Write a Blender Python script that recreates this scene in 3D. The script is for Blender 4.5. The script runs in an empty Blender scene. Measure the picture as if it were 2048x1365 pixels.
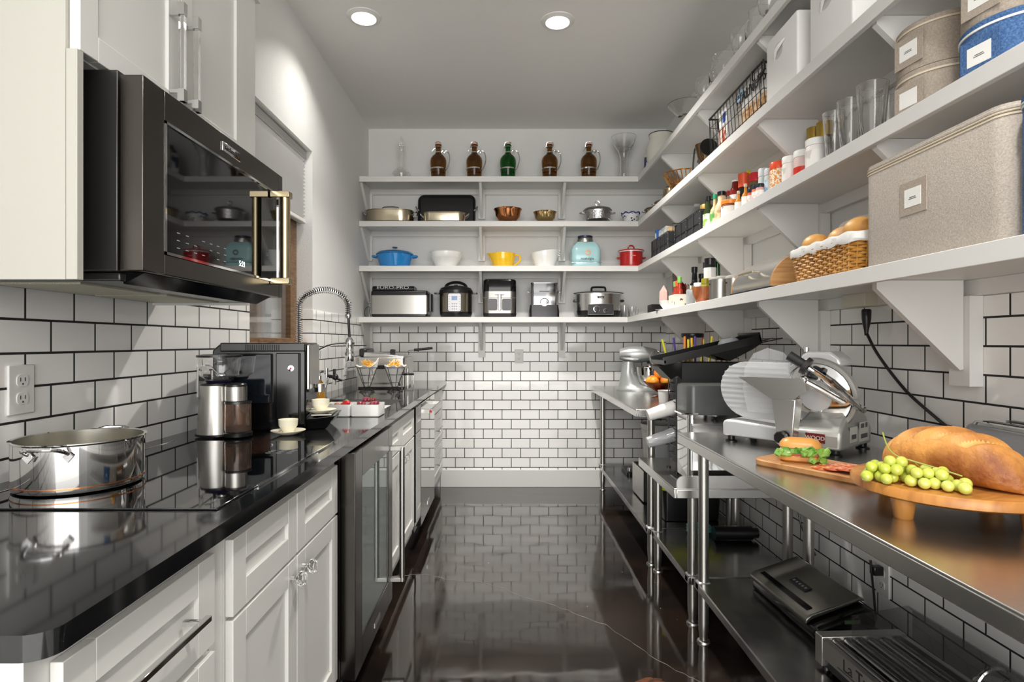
import bpy, math, random
from mathutils import Vector, Matrix, Quaternion
random.seed(7)
R = math.radians; PI = math.pi
C = bpy.context.scene.collection
SC = bpy.context.scene

# ---------------------------------------------------------------- camera, world, exposure, lamps
FPX = 1155.0; CAMZ = 1.206
cd = bpy.data.cameras.new('camera'); cam = bpy.data.objects.new('camera', cd); C.objects.link(cam)
cam.location = (0, 0, CAMZ); cam.rotation_euler = (R(90), 0, 0)
cd.sensor_width = 36.0; cd.lens = FPX/2048*36.0
cd.shift_x = 11/2048; cd.shift_y = 2.5/2048; cd.clip_start = 0.02
SC.camera = cam
SC.view_settings.view_transform = 'Standard'; SC.view_settings.look = 'None'
SC.view_settings.gamma = 1.0; SC.view_settings.exposure = 0.48; SC.view_settings.use_curve_mapping = False
w = bpy.data.worlds.new('world'); SC.world = w; w.use_nodes = True
w.node_tree.nodes['Background'].inputs[0].default_value = (1.0, 0.985, 0.96, 1)
w.node_tree.nodes['Background'].inputs[1].default_value = 1.1
SC.cycles.max_bounces = 12; SC.cycles.diffuse_bounces = 8; SC.cycles.glossy_bounces = 8
SC.cycles.transmission_bounces = 8; SC.cycles.transparent_max_bounces = 8
SC.cycles.caustics_reflective = False; SC.cycles.caustics_refractive = False
SC.cycles.sample_clamp_indirect = 6.0
try:
    SC.cycles.use_denoising = True
except Exception: pass
CEIL = 2.988; XL = -1.15; XR = 1.335; YB = 4.82
CANS = [(-.78, 3.16), (.283, 3.2), (-.35, .35), (.48, .35)]
CAN_W = (4.5, 27.0, 2.0, 13.0)
# large soft fill light added behind the viewer in place of the open room
ad = bpy.data.lights.new('room_fill', 'AREA'); ad.shape = 'RECTANGLE'; ad.size = 6.0; ad.size_y = 4.0; ad.energy = 300; ad.color = (1,.985,.96)
ao = bpy.data.objects.new('room_fill', ad); C.objects.link(ao); ao.location = (.1, -5.0, 2.1); ao.rotation_euler = (R(88), 0, 0)

# ---------------------------------------------------------------- helpers
def lin(c):
    if isinstance(c, str):
        c = [int(c[i:i+2], 16)/255 for i in (0, 2, 4)]
    return tuple(x/12.92 if x <= .04045 else ((x+.055)/1.055)**2.4 for x in c) + (1.0,)

MC = {}
def mat(name, col='808080', rough=.5, metal=0.0, **k):
    if name in MC: return MC[name]
    m = bpy.data.materials.new(name); m.use_nodes = True; MC[name] = m
    b = m.node_tree.nodes['Principled BSDF']
    b.inputs['Base Color'].default_value = lin(col)
    b.inputs['Roughness'].default_value = rough
    b.inputs['Metallic'].default_value = metal
    if 'ior' in k: b.inputs['IOR'].default_value = k['ior']
    if 'trans' in k: b.inputs['Transmission Weight'].default_value = k['trans']
    if 'coat' in k: b.inputs['Coat Weight'].default_value = k['coat']; b.inputs['Coat Roughness'].default_value = .04
    if 'sheen' in k: b.inputs['Sheen Weight'].default_value = k['sheen']
    if 'sss' in k: b.inputs['Subsurface Weight'].default_value = k['sss']; b.inputs['Subsurface Radius'].default_value = (.02,.012,.005)
    if 'alpha' in k: b.inputs['Alpha'].default_value = k['alpha']
    if 'emit' in k:
        b.inputs['Emission Color'].default_value = lin(col); b.inputs['Emission Strength'].default_value = k['emit']
    nt = m.node_tree
    if 'noise' in k:      # (scale, colour2, lo, hi, stretch xyz)
        sc_, c2, lo, hi, st = k['noise']
        tc = nt.nodes.new('ShaderNodeTexCoord'); mp = nt.nodes.new('ShaderNodeMapping')
        mp.inputs['Scale'].default_value = st
        n = nt.nodes.new('ShaderNodeTexNoise'); n.inputs['Scale'].default_value = sc_; n.inputs['Detail'].default_value = 5
        rmp = nt.nodes.new('ShaderNodeValToRGB'); e = rmp.color_ramp.elements
        e[0].position = lo; e[0].color = lin(col); e[1].position = hi; e[1].color = lin(c2)
        nt.links.new(tc.outputs['Object'], mp.inputs[0]); nt.links.new(mp.outputs[0], n.inputs['Vector'])
        nt.links.new(n.outputs['Fac'], rmp.inputs[0]); nt.links.new(rmp.outputs[0], b.inputs['Base Color'])
    if 'bump' in k:       # (scale, strength, distance, stretch)
        sc_, stn, dist, st = k['bump']
        tc = nt.nodes.new('ShaderNodeTexCoord'); mp = nt.nodes.new('ShaderNodeMapping')
        mp.inputs['Scale'].default_value = st
        n = nt.nodes.new('ShaderNodeTexNoise'); n.inputs['Scale'].default_value = sc_; n.inputs['Detail'].default_value = 3
        bp = nt.nodes.new('ShaderNodeBump'); bp.inputs['Strength'].default_value = stn; bp.inputs['Distance'].default_value = dist
        nt.links.new(tc.outputs['Object'], mp.inputs[0]); nt.links.new(mp.outputs[0], n.inputs['Vector'])
        nt.links.new(n.outputs['Fac'], bp.inputs['Height']); nt.links.new(bp.outputs[0], b.inputs['Normal'])
    return m

def tile_mat(name, axis, joint, line, base='f3f2ef', turn=0):
    m = bpy.data.materials.new(name); m.use_nodes = True; nt = m.node_tree; b = nt.nodes['Principled BSDF']
    tc = nt.nodes.new('ShaderNodeTexCoord'); sp = nt.nodes.new('ShaderNodeSeparateXYZ'); cb = nt.nodes.new('ShaderNodeCombineXYZ')
    nt.links.new(tc.outputs['Object'], sp.inputs[0])
    W = .1555; H = .0802
    def add(sock, v):
        a = nt.nodes.new('ShaderNodeMath'); a.operation = 'ADD'; a.inputs[1].default_value = v
        nt.links.new(sock, a.inputs[0]); return a.outputs[0]
    nt.links.new(add(sp.outputs[axis], -joint + W*40 + W/2*turn + W/2), cb.inputs[0])
    nt.links.new(add(sp.outputs['Z'], -line + H*40), cb.inputs[1])
    br = nt.nodes.new('ShaderNodeTexBrick'); nt.links.new(cb.outputs[0], br.inputs['Vector'])
    br.offset = .5; br.offset_frequency = 2; br.squash = 1
    br.inputs['Scale'].default_value = 1; br.inputs['Brick Width'].default_value = W; br.inputs['Row Height'].default_value = H
    br.inputs['Mortar Size'].default_value = .0032; br.inputs['Mortar Smooth'].default_value = .15; br.inputs['Bias'].default_value = -.2
    br.inputs['Color1'].default_value = lin(base); br.inputs['Color2'].default_value = lin('edece9'); br.inputs['Mortar'].default_value = lin('1d1c1b')
    nt.links.new(br.outputs['Color'], b.inputs['Base Color'])
    rg = nt.nodes.new('ShaderNodeMapRange'); rg.inputs['To Min'].default_value = .09; rg.inputs['To Max'].default_value = .8
    nt.links.new(br.outputs['Fac'], rg.inputs['Value']); nt.links.new(rg.outputs[0], b.inputs['Roughness'])
    n = nt.nodes.new('ShaderNodeTexNoise'); n.inputs['Scale'].default_value = 9; nt.links.new(tc.outputs['Object'], n.inputs['Vector'])
    b1 = nt.nodes.new('ShaderNodeBump'); b1.inputs['Strength'].default_value = .12; b1.inputs['Distance'].default_value = .01
    nt.links.new(n.outputs['Fac'], b1.inputs['Height'])
    b2 = nt.nodes.new('ShaderNodeBump'); b2.invert = True; b2.inputs['Strength'].default_value = .6; b2.inputs['Distance'].default_value = .0015
    nt.links.new(br.outputs['Fac'], b2.inputs['Height']); nt.links.new(b1.outputs[0], b2.inputs['Normal'])
    nt.links.new(b2.outputs[0], b.inputs['Normal'])
    return m

class M:
    """collects shapes and links them as one mesh object"""
    def __init__(s, mx=None): s.v = []; s.f = []; s.mi = []; s.k = 0; s.mx = mx or Matrix()
    def m(s, k): s.k = k; return s
    def raw(s, vs, fs):
        o = len(s.v); s.v += [tuple(s.mx @ Vector(p)) for p in vs]
        s.f += [tuple(i+o for i in f) for f in fs]; s.mi += [s.k]*len(fs); return s
    def box(s, x0, x1, y0, y1, z0, z1, rot=None, about=None):
        vs = [Vector(p) for p in ((x0,y0,z0),(x1,y0,z0),(x1,y1,z0),(x0,y1,z0),(x0,y0,z1),(x1,y0,z1),(x1,y1,z1),(x0,y1,z1))]
        if rot:
            c = Vector(about) if about else Vector(((x0+x1)/2,(y0+y1)/2,(z0+z1)/2))
            q = Matrix.Rotation(rot[1], 3, rot[0]); vs = [q@(p-c)+c for p in vs]
        return s.raw(vs, [(0,3,2,1),(4,5,6,7),(0,1,5,4),(1,2,6,5),(2,3,7,6),(3,0,4,7)])
    def loft(s, rings, cap0=True, cap1=True, close=False):
        n = len(rings[0]); vs = [p for r in rings for p in r]; fs = []
        L = len(rings)
        for a in range(L if close else L-1):
            b = (a+1) % L
            for i in range(n):
                j = (i+1) % n; fs.append((a*n+i, a*n+j, b*n+j, b*n+i))
        if not close:
            if cap0: fs.append(tuple(range(n-1, -1, -1)))
            if cap1: fs.append(tuple((L-1)*n+i for i in range(n)))
        return s.raw(vs, fs)
    def lathe(s, prof, c=(0,0,0), seg=28, sx=1, sy=1, shell=0):
        """prof: (r, z) from bottom to top; a shell profile comes back down inside"""
        rings = [[(c[0]+max(r,1e-4)*sx*math.cos(2*PI*i/seg), c[1]+max(r,1e-4)*sy*math.sin(2*PI*i/seg), c[2]+z) for i in range(seg)] for r, z in prof]
        return s.loft(rings, close=prof[0][0] > .001 and prof[-1][0] > .001)
    def rbox(s, hx, hy, r, prof, c=(0,0,0), n=5):
        """rounded-rectangle tower: prof = (inset, z)"""
        rings = []
        for ins, z in prof:
            a, b, rr = hx-ins, hy-ins, max(min(r-ins if ins < r else .001, hx-ins, hy-ins), .0008)
            ring = []
            for q, (ux, uy) in enumerate(((1,1),(-1,1),(-1,-1),(1,-1))):
                for t in range(n+1):
                    an = PI/2*q + PI/2*t/n
                    ring.append((c[0]+ux*(a-rr)+rr*math.cos(an), c[1]+uy*(b-rr)+rr*math.sin(an), c[2]+z))
            rings.append(ring)
        return s.loft(rings)
    def cyl(s, p0, p1, r0, r1=None, seg=16):
        r1 = r0 if r1 is None else r1
        p0, p1 = Vector(p0), Vector(p1); d = (p1-p0).normalized()
        u = d.orthogonal().normalized(); v = d.cross(u)
        f = lambda p, r: [tuple(p+(u*math.cos(2*PI*i/seg)+v*math.sin(2*PI*i/seg))*r) for i in range(seg)]
        return s.loft([f(p0, r0), f(p1, r1)])
    def tube(s, pts, r, seg=8, closed=False):
        P = [Vector(p) for p in pts]; n = len(P); rings = []
        t0 = (P[1]-P[0]).normalized(); u = t0.orthogonal().normalized()
        for i in range(n):
            if closed: t = (P[(i+1) % n]-P[i-1])
            else: t = P[min(i+1, n-1)]-P[max(i-1, 0)]
            t.normalize(); u = (u-t*u.dot(t)).normalized(); v = t.cross(u)
            rr = r[i] if isinstance(r, (list, tuple)) else r
            rings.append([tuple(P[i]+(u*math.cos(2*PI*k/seg)+v*math.sin(2*PI*k/seg))*rr) for k in range(seg)])
        return s.loft(rings, close=closed)
    def prism(s, poly, axis, d0, d1):
        def P(a, b, d): return (d,a,b) if axis == 'x' else (a,d,b) if axis == 'y' else (a,b,d)
        return s.loft([[P(a,b,d0) for a, b in poly], [P(a,b,d1) for a, b in poly]])
    def ball(s, c, r, seg=14, rings=9, sc=(1,1,1)):
        R_ = []
        for j in range(rings+1):
            a = -PI/2+PI*j/rings
            R_.append([(c[0]+max(r*math.cos(a),1e-5)*sc[0]*math.cos(2*PI*i/seg), c[1]+max(r*math.cos(a),1e-5)*sc[1]*math.sin(2*PI*i/seg), c[2]+r*sc[2]*math.sin(a)) for i in range(seg)])
        return s.loft(R_)
    def build(s, name, mats, parent=None, smooth=True, bevel=0, angle=35, loc=None, seg=2):
        me = bpy.data.meshes.new(name); me.from_pydata(s.v, [], s.f)
        mats = mats if isinstance(mats, (list, tuple)) else [mats]
        for m_ in mats: me.materials.append(m_)
        me.polygons.foreach_set('material_index', s.mi)
        if smooth:
            me.polygons.foreach_set('use_smooth', [True]*len(s.f))
            try: me.set_sharp_from_angle(angle=R(angle))
            except Exception: pass
        me.update()
        o = bpy.data.objects.new(name, me); C.objects.link(o)
        if loc: o.location = loc
        if parent: o.parent = parent
        if bevel:
            b = o.modifiers.new('bevel', 'BEVEL'); b.width = bevel; b.segments = seg; b.limit_method = 'ANGLE'; b.angle_limit = R(40)
            b.harden_normals = False
        return o

def tag(o, label, cat, group=None, kind=None):
    if label: o['label'] = label
    if cat: o['category'] = cat
    if group: o['group'] = group
    if kind: o['kind'] = kind
    return o
def thing(name, label, cat, loc=(0,0,0), rz=0, group=None):
    o = bpy.data.objects.new(name, None); C.objects.link(o); o.location = loc; o.rotation_euler = (0,0,rz)
    o.empty_display_size = .05
    return tag(o, label, cat, group)
def struct(o): o['kind'] = 'structure'; return o
def dup(root, loc=None, rz=None, label=None, group=None):
    def cp(o, par):
        c = o.copy(); C.objects.link(c); c.parent = par
        if par is not None: c.matrix_parent_inverse = o.matrix_parent_inverse.copy()
        for ch in [x for x in ALL() if x.parent == o]: cp(ch, c)
        return c
    r = cp(root, None)
    if loc: r.location = loc
    if rz is not None: r.rotation_euler = (0,0,rz)
    if label: r['label'] = label
    if group: r['group'] = group
    return r
def ALL(): return list(C.objects)
def text(name, s, size, m, parent, loc, rot, ext=.0006, sx=1.0, align='CENTER', mx=None):
    cu = bpy.data.curves.new(name, 'FONT'); cu.body = s; cu.size = size; cu.extrude = ext; cu.align_x = align; cu.align_y = 'CENTER'
    t = bpy.data.objects.new(name+'_tmp', cu); C.objects.link(t)
    bpy.context.view_layer.update()
    me = bpy.data.meshes.new_from_object(t.evaluated_get(bpy.context.evaluated_depsgraph_get()))
    bpy.data.objects.remove(t); me.materials.clear(); me.materials.append(m)
    o = bpy.data.objects.new(name, me); C.objects.link(o); o.location = loc; o.rotation_euler = rot; o.scale = (sx,1,1)
    if parent: o.parent = parent
    return o
FC = (R(90),0,0); FL = (R(90),0,R(-90)); FR_ = (R(90),0,R(90))     # faces the camera side, the -x side, the +x side
def ya(px, X): return X*FPX/(px-1013.0)

# ---------------------------------------------------------------- materials
WHITE = mat('white_paint', 'dfdedb', .38)
WALLP = mat('wall_paint', 'e0e0de', .75, bump=(160, .25, .004, (1,1,1)))
CEILP = mat('ceiling_paint', 'e6e5e2', .8, bump=(120, .2, .004, (1,1,1)))
CAB = mat('cabinet_paint', 'd9d8d4', .32)
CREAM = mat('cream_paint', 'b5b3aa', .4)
STEEL = mat('stainless_steel', 'd6d5d2', .25, 1.0, bump=(60, .06, .002, (1,14,1)))
STEELD = mat('worn_steel', 'b3b2af', .2, 1.0, noise=(5, '77767a', .3, .75, (1,1,1)))
BRUSH = mat('brushed_steel', 'b9b7b2', .3, 1.0, bump=(90, .08, .002, (1,1,12)))
CHROME = mat('chrome', 'dcdcdc', .05, 1.0)
BSTEEL = mat('black_stainless', '5c5854', .22, 1.0, bump=(70, .05, .002, (1,12,1)))
BLACK = mat('black_plastic', '121213', .3)
BLACKM = mat('black_matte', '19191a', .6)
BGLOSS = mat('black_gloss', '0a0a0b', .12, ior=1.42)
GLASS = mat('clear_glass', 'ffffff', 0.0, trans=1.0, ior=1.45)
THING = mat('thin_clear', 'f4f6f8', .04, alpha=.18, ior=1.5)
DGLASS = mat('dark_glass', '060607', .03, ior=1.75)
STONE = mat('black_stone', '101112', .07, ior=1.95, noise=(220, '222426', .55, .8, (1,1,1)))
WOOD = mat('acacia_wood', 'cb8b45', .35, noise=(3, '8a5024', .4, .75, (2,12,2)))
WOODL = mat('light_wood', 'd3a066', .4, noise=(5, 'a8672f', .35, .7, (16,3,3)))
BROWNW = mat('window_wood', '8a6a4a', .5, noise=(8, '5e4329', .3, .7, (2,2,14)))
AMBER = mat('amber_glass', '80501c', .02, trans=.96, ior=1.35)
GREENG = mat('green_glass', '17691f', .02, trans=.96, ior=1.35)
CERAM = mat('white_ceramic', 'efefec', .15, coat=.5)
CERW = mat('cream_ceramic', 'f2ecd6', .3)
COPPER = mat('copper', 'd08a5c', .14, 1.0)
BRASS = mat('brass', 'd9bd85', .14, 1.0)
NICKEL = mat('warm_nickel', 'c9bea6', .18, 1.0)
PINK = mat('pink_porcelain', 'e2b5ae', .3)
WIRE = mat('black_wire', '161413', .4)
# ---------------------------------------------------------------- the room
FLM = mat('dark_concrete', '0d0c0b', .05, ior=2.35)
nt = FLM.node_tree; b = nt.nodes['Principled BSDF']
tc = nt.nodes.new('ShaderNodeTexCoord')
n1 = nt.nodes.new('ShaderNodeTexNoise'); n1.inputs['Scale'].default_value = 2.2; n1.inputs['Detail'].default_value = 8; n1.inputs['Roughness'].default_value = .65
r1 = nt.nodes.new('ShaderNodeValToRGB'); e = r1.color_ramp.elements
e[0].position = .35; e[0].color = lin('151312'); e[1].position = .75; e[1].color = lin('33251d')
nt.links.new(tc.outputs['Object'], n1.inputs['Vector']); nt.links.new(n1.outputs['Fac'], r1.inputs[0])
n4 = nt.nodes.new('ShaderNodeTexVoronoi'); n4.inputs['Scale'].default_value = 9
r4 = nt.nodes.new('ShaderNodeValToRGB'); e = r4.color_ramp.elements
e[0].position = .018; e[0].color = (1,1,1,1); e[1].position = .03; e[1].color = (0,0,0,1)
nt.links.new(tc.outputs['Object'], n4.inputs['Vector']); nt.links.new(n4.outputs['Distance'], r4.inputs[0])
mx4 = nt.nodes.new('ShaderNodeMixRGB'); mx4.inputs[2].default_value = lin('a39e97')
nt.links.new(r4.outputs[0], mx4.inputs[0]); nt.links.new(r1.outputs[0], mx4.inputs[1]); nt.links.new(mx4.outputs[0], b.inputs['Base Color'])
n2 = nt.nodes.new('ShaderNodeTexNoise'); n2.inputs['Scale'].default_value = 3.2; n2.inputs['Detail'].default_value = 1.5
mp2 = nt.nodes.new('ShaderNodeMapping'); mp2.inputs['Scale'].default_value = (1, 1.6, 1)
bp = nt.nodes.new('ShaderNodeBump'); bp.inputs['Strength'].default_value = .22; bp.inputs['Distance'].default_value = .006
nt.links.new(tc.outputs['Object'], mp2.inputs[0]); nt.links.new(mp2.outputs[0], n2.inputs['Vector']); nt.links.new(n2.outputs['Fac'], bp.inputs['Height'])
nt.links.new(bp.outputs[0], b.inputs['Normal'])
n3 = nt.nodes.new('ShaderNodeTexNoise'); n3.inputs['Scale'].default_value = 5; n3.inputs['Detail'].default_value = 6
mr = nt.nodes.new('ShaderNodeMapRange'); mr.inputs['From Min'].default_value = .3; mr.inputs['From Max'].default_value = .75
mr.inputs['To Min'].default_value = .035; mr.inputs['To Max'].default_value = .12
nt.links.new(tc.outputs['Object'], n3.inputs['Vector']); nt.links.new(n3.outputs['Fac'], mr.inputs['Value']); nt.links.new(mr.outputs[0], b.inputs['Roughness'])

Y0 = -.9
struct(M().box(XL-.15, XR+.15, Y0, YB+.15, -.1, 0).build('floor', FLM, smooth=False))
struct(M().box(XL-.15, XR+.15, Y0, YB+.15, CEIL, CEIL+.1).build('ceiling', CEILP, smooth=False))
# hairline crack running over the floor
random.seed(3)
ck = [(-.58,2.98),(-.42,3.0),(-.3,2.93),(-.14,2.9),(-.02,2.83),(.08,2.72),(.2,2.66),(.32,2.55),(.42,2.46),(.5,2.33),(.56,2.2),(.64,2.1),(.72,2.02)]
pts = []
for (a, c_), (d, e_) in zip(ck, ck[1:]):
    for t in range(5):
        f = t/5; pts.append((a+(d-a)*f+random.uniform(-.006,.006), c_+(e_-c_)*f+random.uniform(-.006,.006)))
cm = M(); vs = []; fs = []
for i, p in enumerate(pts):
    wd = random.uniform(.0008,.0022); vs += [(p[0]+wd*.4, p[1]-wd, .0006), (p[0]+wd*.4, p[1]+wd, .0006)]
    if i: fs.append((2*i-2, 2*i, 2*i+1, 2*i-1))
cm.raw(vs, fs); struct(cm.build('trim_1', mat('crack_filler', '8c8780', .6), smooth=False))
# worn rusty patch
pm = M(); pm.loft([[(.51+.075*math.cos(t)*random.uniform(.6,1), 2.03+.05*math.sin(t)*random.uniform(.6,1), z) for t in [2*PI*i/22 for i in range(22)]] for z in (.0002,.0007)])
struct(pm.build('trim_2', mat('rust_patch', '6a3d24', .35, noise=(40,'2c1d15',.4,.7,(1,1,1))), smooth=False))

TB = tile_mat('tile_back', 'X', -.5038, .162, turn=1)
TL = tile_mat('tile_left', 'Y', 1.374, 1.1798, turn=1)
TR = tile_mat('tile_right', 'Y', 1.6025, 1.1148, turn=1)
# back wall: paint, with the tiled lower part
struct(M().box(XL-.15, XR+.15, YB, YB+.15, 0, CEIL).m(1).box(XL, XR, YB-.005, YB, .1, 1.346).build('wall_back', [WALLP, TB], smooth=False))
struct(M().box(XL+.6, XR, YB-.019, YB, 0, .1435).build('baseboard_back', WHITE, bevel=.003))
# right wall
struct(M().box(XR, XR+.15, Y0, YB, 0, CEIL).m(1).box(XR-.005, XR, Y0, YB, 0, 1.335).build('wall_right', [WALLP, TR], smooth=False))
# left wall with window opening
WY0, WY1, WZ0, WZ1 = 2.574, 3.42, 1.195, 2.335
lw = M()
for y0, y1, z0, z1 in ((Y0, WY0, 0, CEIL), (WY1, YB, 0, CEIL), (WY0, WY1, 0, WZ0), (WY0, WY1, WZ1, CEIL)):
    lw.box(XL-.15, XL, y0, y1, z0, z1)
lw.m(1).box(XL, XL+.005, Y0, WY0, .88, 1.62).box(XL, XL+.005, WY0, WY1, .88, WZ0).box(XL, XL+.005, WY1-.005, YB, .88, 1.398)
lw.box(XL-.11, XL, WY1-.005, WY1, WZ0, 1.398)
struct(lw.build('wall_left', [WALLP, TL], smooth=False))
# window
wf = M()
for a in ((WY1-.1, WY1-.006, WZ0+.03, WZ1), (WY0, WY0+.06, WZ0+.03, WZ1), (WY0, WY1, WZ0, WZ0+.035), (WY0, WY1, WZ1-.06, WZ1)):
    wf.box(XL-.14, XL-.09, *a)
wf.box(XL-.13, XL-.1, WY0, WY1, 1.83, 1.86).box(XL-.09, XL-.03, WY0, WY1, WZ0, WZ0+.012)
wo = struct(wf.build('window_1', BROWNW, bevel=.003))
M().box(XL-.122, XL-.118, WY0+.06, WY1-.1, WZ0+.035, WZ1-.06).build('pane', mat('window_pane', 'dfe3e4', .03, trans=.9, ior=1.5), wo, smooth=False)
struct(M().box(-2.3, -2.2, 1.2, 6.2, 0, 2.9).m(1).box(-2.19, -2.12, 4.9, 5.0, 0, 2.5).box(-2.19, -2.12, 5.55, 5.65, 0, 2.5).box(-2.19,-2.12,4.9,5.65,2.4,2.5).build('wall_outside', [mat('outside_render', '8d8b88', .8, bump=(60,.3,.01,(1,1,1))), BROWNW], smooth=False))
bl = thing('window_blind', 'white pleated cellular shade pulled half down over the window', 'blind', (-1.205, WY0, 0))
z = 1.93; poly = []
while z < 2.285:
    poly += [(.018, z), (.0, z+.011)]; z += .022
poly2 = [(-x-.006, zz) for x, zz in reversed(poly)]
M().prism([(x, zz) for x, zz in poly]+poly2, 'y', .006, WY1-WY0-.012).build('pleated_fabric', mat('shade_fabric', 'e4e4e3', .8), bl, smooth=False)
M().box(-.02, .025, .004, WY1-WY0-.010, 2.285, 2.33).build('head_rail', mat('rail_grey', 'bdbcba', .5), bl, bevel=.005)
M().box(-.016, .02, .004, WY1-WY0-.008, 1.905, 1.93).build('bottom_rail', WHITE, bl, bevel=.006)

# recessed lamps
EMI = mat('lamp_lens', 'fff6e6', .5, emit=9.0)
for i, (x, y) in enumerate(CANS):
    lb = ['round recessed ceiling light at the left, nearer the window', 'round recessed ceiling light over the middle of the aisle, toward the shelves'][i] if i < 2 else \
         ['round recessed ceiling light overhead in front of the wall cabinet', 'round recessed ceiling light overhead above the near aisle', ][i-2]
    t = thing('ceiling_light', lb, 'light', (x, y, CEIL), 0, 'recessed ceiling lights')
    M().lathe([(.066,-.012),(.092,-.004),(.094,0),(.066,0),(.064,-.001)]).build('trim_ring', WHITE, t)
    M().lathe([(.0,-.006),(.065,-.004),(.065,-.001),(0,-.001)]).build('lens', EMI, t)
    ld = bpy.data.lights.new('lamp', 'AREA'); ld.shape = 'DISK'; ld.size = .13; ld.energy = CAN_W[i]; ld.color = (1,.96,.905); ld.spread = R(120)
    lo = bpy.data.objects.new('lamp', ld); C.objects.link(lo); lo.parent = t; lo.location = (0,0,-.016)

def outlet(loc, rot, label, plugs=(), white=WHITE):
    t = thing('wall_outlet', label, 'outlet', loc, rot)      # local: faces -y
    M().box(-.036,.036,-.006,0,-.058,.058).build('cover_plate', white, t, bevel=.002)
    for s in (-1, 1):
        M().lathe([(.0,0),(.017,0),(.017,.002),(0,.002)], seg=16, sy=1).v
        f = M(Matrix.Translation((0,-.006,s*.021)) @ Matrix.Rotation(R(90),4,'X'))
        f.rbox(.016,.014,.01,[(0,0),(0,.002)]).m(1)
        f.box(-.0075,-.0055,-.002,.007,.002,.0024).box(.0055,.0075,-.002,.007,.002,.0024).box(-.002,.002,-.010,-.006,.002,.0024)
        f.build('socket', [white, BLACK], t)
    return t
outlet((XL+.005, 1.358, 1.095), R(90), 'white double wall outlet on the tiles above the stockpot')
outlet((XL+.005, 2.17, 1.06), R(90), 'white double wall outlet behind the coffee grinder')
outlet((.104, YB-.005, 1.09), 0, 'white double wall outlet on the tiled end wall below the lowest shelf')
outlet((XR-.005, 2.037, .37), R(-90), 'white double wall outlet low on the tiles under the near steel table')
outlet((XL+.005, 4.1, 1.03), R(90), 'white double wall outlet on the tiles beside the deep fryer')
for loc, lab in (((XL+.012, 2.15, 1.075), 'black plug in the outlet behind the coffee grinder'),):
    t = thing('power_plug', lab, 'plug', loc); M().box(0,.03,-.014,.014,-.012,.012).build('plug_body', BLACK, t, bevel=.003)
    M().tube([(.02,0,-.01),(.03,0,-.05),(.02,.02,-.12),(.01,.03,-.17)], .003).build('cord', BLACK, t)
t = thing('junction_box', 'beige outlet box mounted under the lowest shelf at the right wall', 'outlet', (XR-.02, 2.13, 1.355))
M().box(-.05,.015,-.09,.05,-.02,.028).build('box_body', mat('beige_plastic', 'd6d1bd', .5), t, bevel=.003)
def spline(P, n=8):
    out = []; P = [Vector(p) for p in P]
    for i in range(len(P)-1):
        a, b_, c_, d = P[max(i-1,0)], P[i], P[i+1], P[min(i+2,len(P)-1)]
        for k in range(n):
            t_ = k/n
            out.append(tuple(.5*((2*b_)+(c_-a)*t_+(2*a-5*b_+4*c_-d)*t_*t_+(3*b_-a-3*c_+d)*t_**3)))
    out.append(tuple(P[-1])); return out

# ---------------------------------------------------------------- shelves
SH = [(1, 1.402, .957), (2, 1.8015, 1.04), (3, 2.150, 1.04), (4, 2.498, 1.04)]
YS = 4.51; YN = -.4
names = {1:'lowest white wall shelf, holding the appliances and the bread bin', 2:'second white wall shelf from the bottom, holding bottles and mixing bowls', 3:'third white wall shelf from the bottom, holding pans and white bins', 4:'topmost white wall shelf, holding dark jugs and glassware'}
BRK = {'back':[-1.138, -.205, .457], 'right':[3.90, 3.16, 2.40, 1.64]}
for k, zt, xs in SH:
    t = thing('wall_shelf', names[k], 'shelf', (0, 0, zt), 0, 'white wall shelves')
    g = .003
    M().box(XL+g, xs, YS, YB-g-.002, -.020, 0).box(xs, XR-g-.006, YN, YB-g-.002, -.020, 0).build('board', WHITE, t, smooth=False)
    M().box(XL+g, xs, YS-.018, YS, -.042, .0005).box(xs-.018, xs, YN, YS-.018, -.042, .0005).build('front_edge', WHITE, t, bevel=.0015)
    M().box(XL+g, XR-.03, YB-.024, YB-.006, -.065, -.0205).box(XR-.024, XR-.006, YN, YB-.025, -.065, -.0205).build('wall_cleat', WHITE, t, smooth=False)
    for x in BRK['back']:
        bm = M().prism([(YS+.012, -.021), (YB-.045, -.021), (YB-.045, -.26), (YB-.055, -.262), (YS+.012, -.045)], 'x', x-.010, x+.010)
        bm.box(x-.028 if x > -1 else x-.009, x+.028, YB-.044, YB-.025, -.32 if k == 1 else -.27, -.066)
        bm.build('bracket', WHITE, t, smooth=False)
    for y in BRK['right']:
        bm = M().prism([(1.045, -.021), (XR-.045, -.021), (XR-.045, -.272), (XR-.055, -.275), (1.045, -.045)], 'y', y-.010, y+.010)
        bm.box(XR-.044, XR-.006, y-.03, y+.045, -.32 if k == 1 else -.27, -.066)
        bm.build('bracket', WHITE, t, smooth=False)

# ---------------------------------------------------------------- left run of cabinets
def shaker(m, y0, y1, z0, z1, xf=-.53, t=.016, fw=.056, rec=.008):
    m.box(xf-t, xf, y0, y0+fw, z0, z1).box(xf-t, xf, y1-fw, y1, z0, z1)
    m.box(xf-t, xf, y0+fw, y1-fw, z0, z0+fw).box(xf-t, xf, y0+fw, y1-fw, z1-fw, z1)
    m.box(xf-t, xf-rec, y0+fw, y1-fw, z0+fw, z1-fw); return m
def knob(parent, y, z, xf=-.53):
    k = M(Matrix.Translation((xf, y, z)) @ Matrix.Rotation(R(90),4,'Y'))
    k.lathe([(.006,0),(.005,.012),(.005,.016)], seg=10).build('knob_stem', CHROME, parent)
    k2 = M(Matrix.Translation((xf+.014, y, z)) @ Matrix.Rotation(R(90),4,'Y'))
    k2.lathe([(.006,0),(.016,.007),(.019,.013),(.015,.021),(.007,.025),(.0,.0255)], seg=8).build('glass_knob', GLASS, parent, smooth=False)
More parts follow.
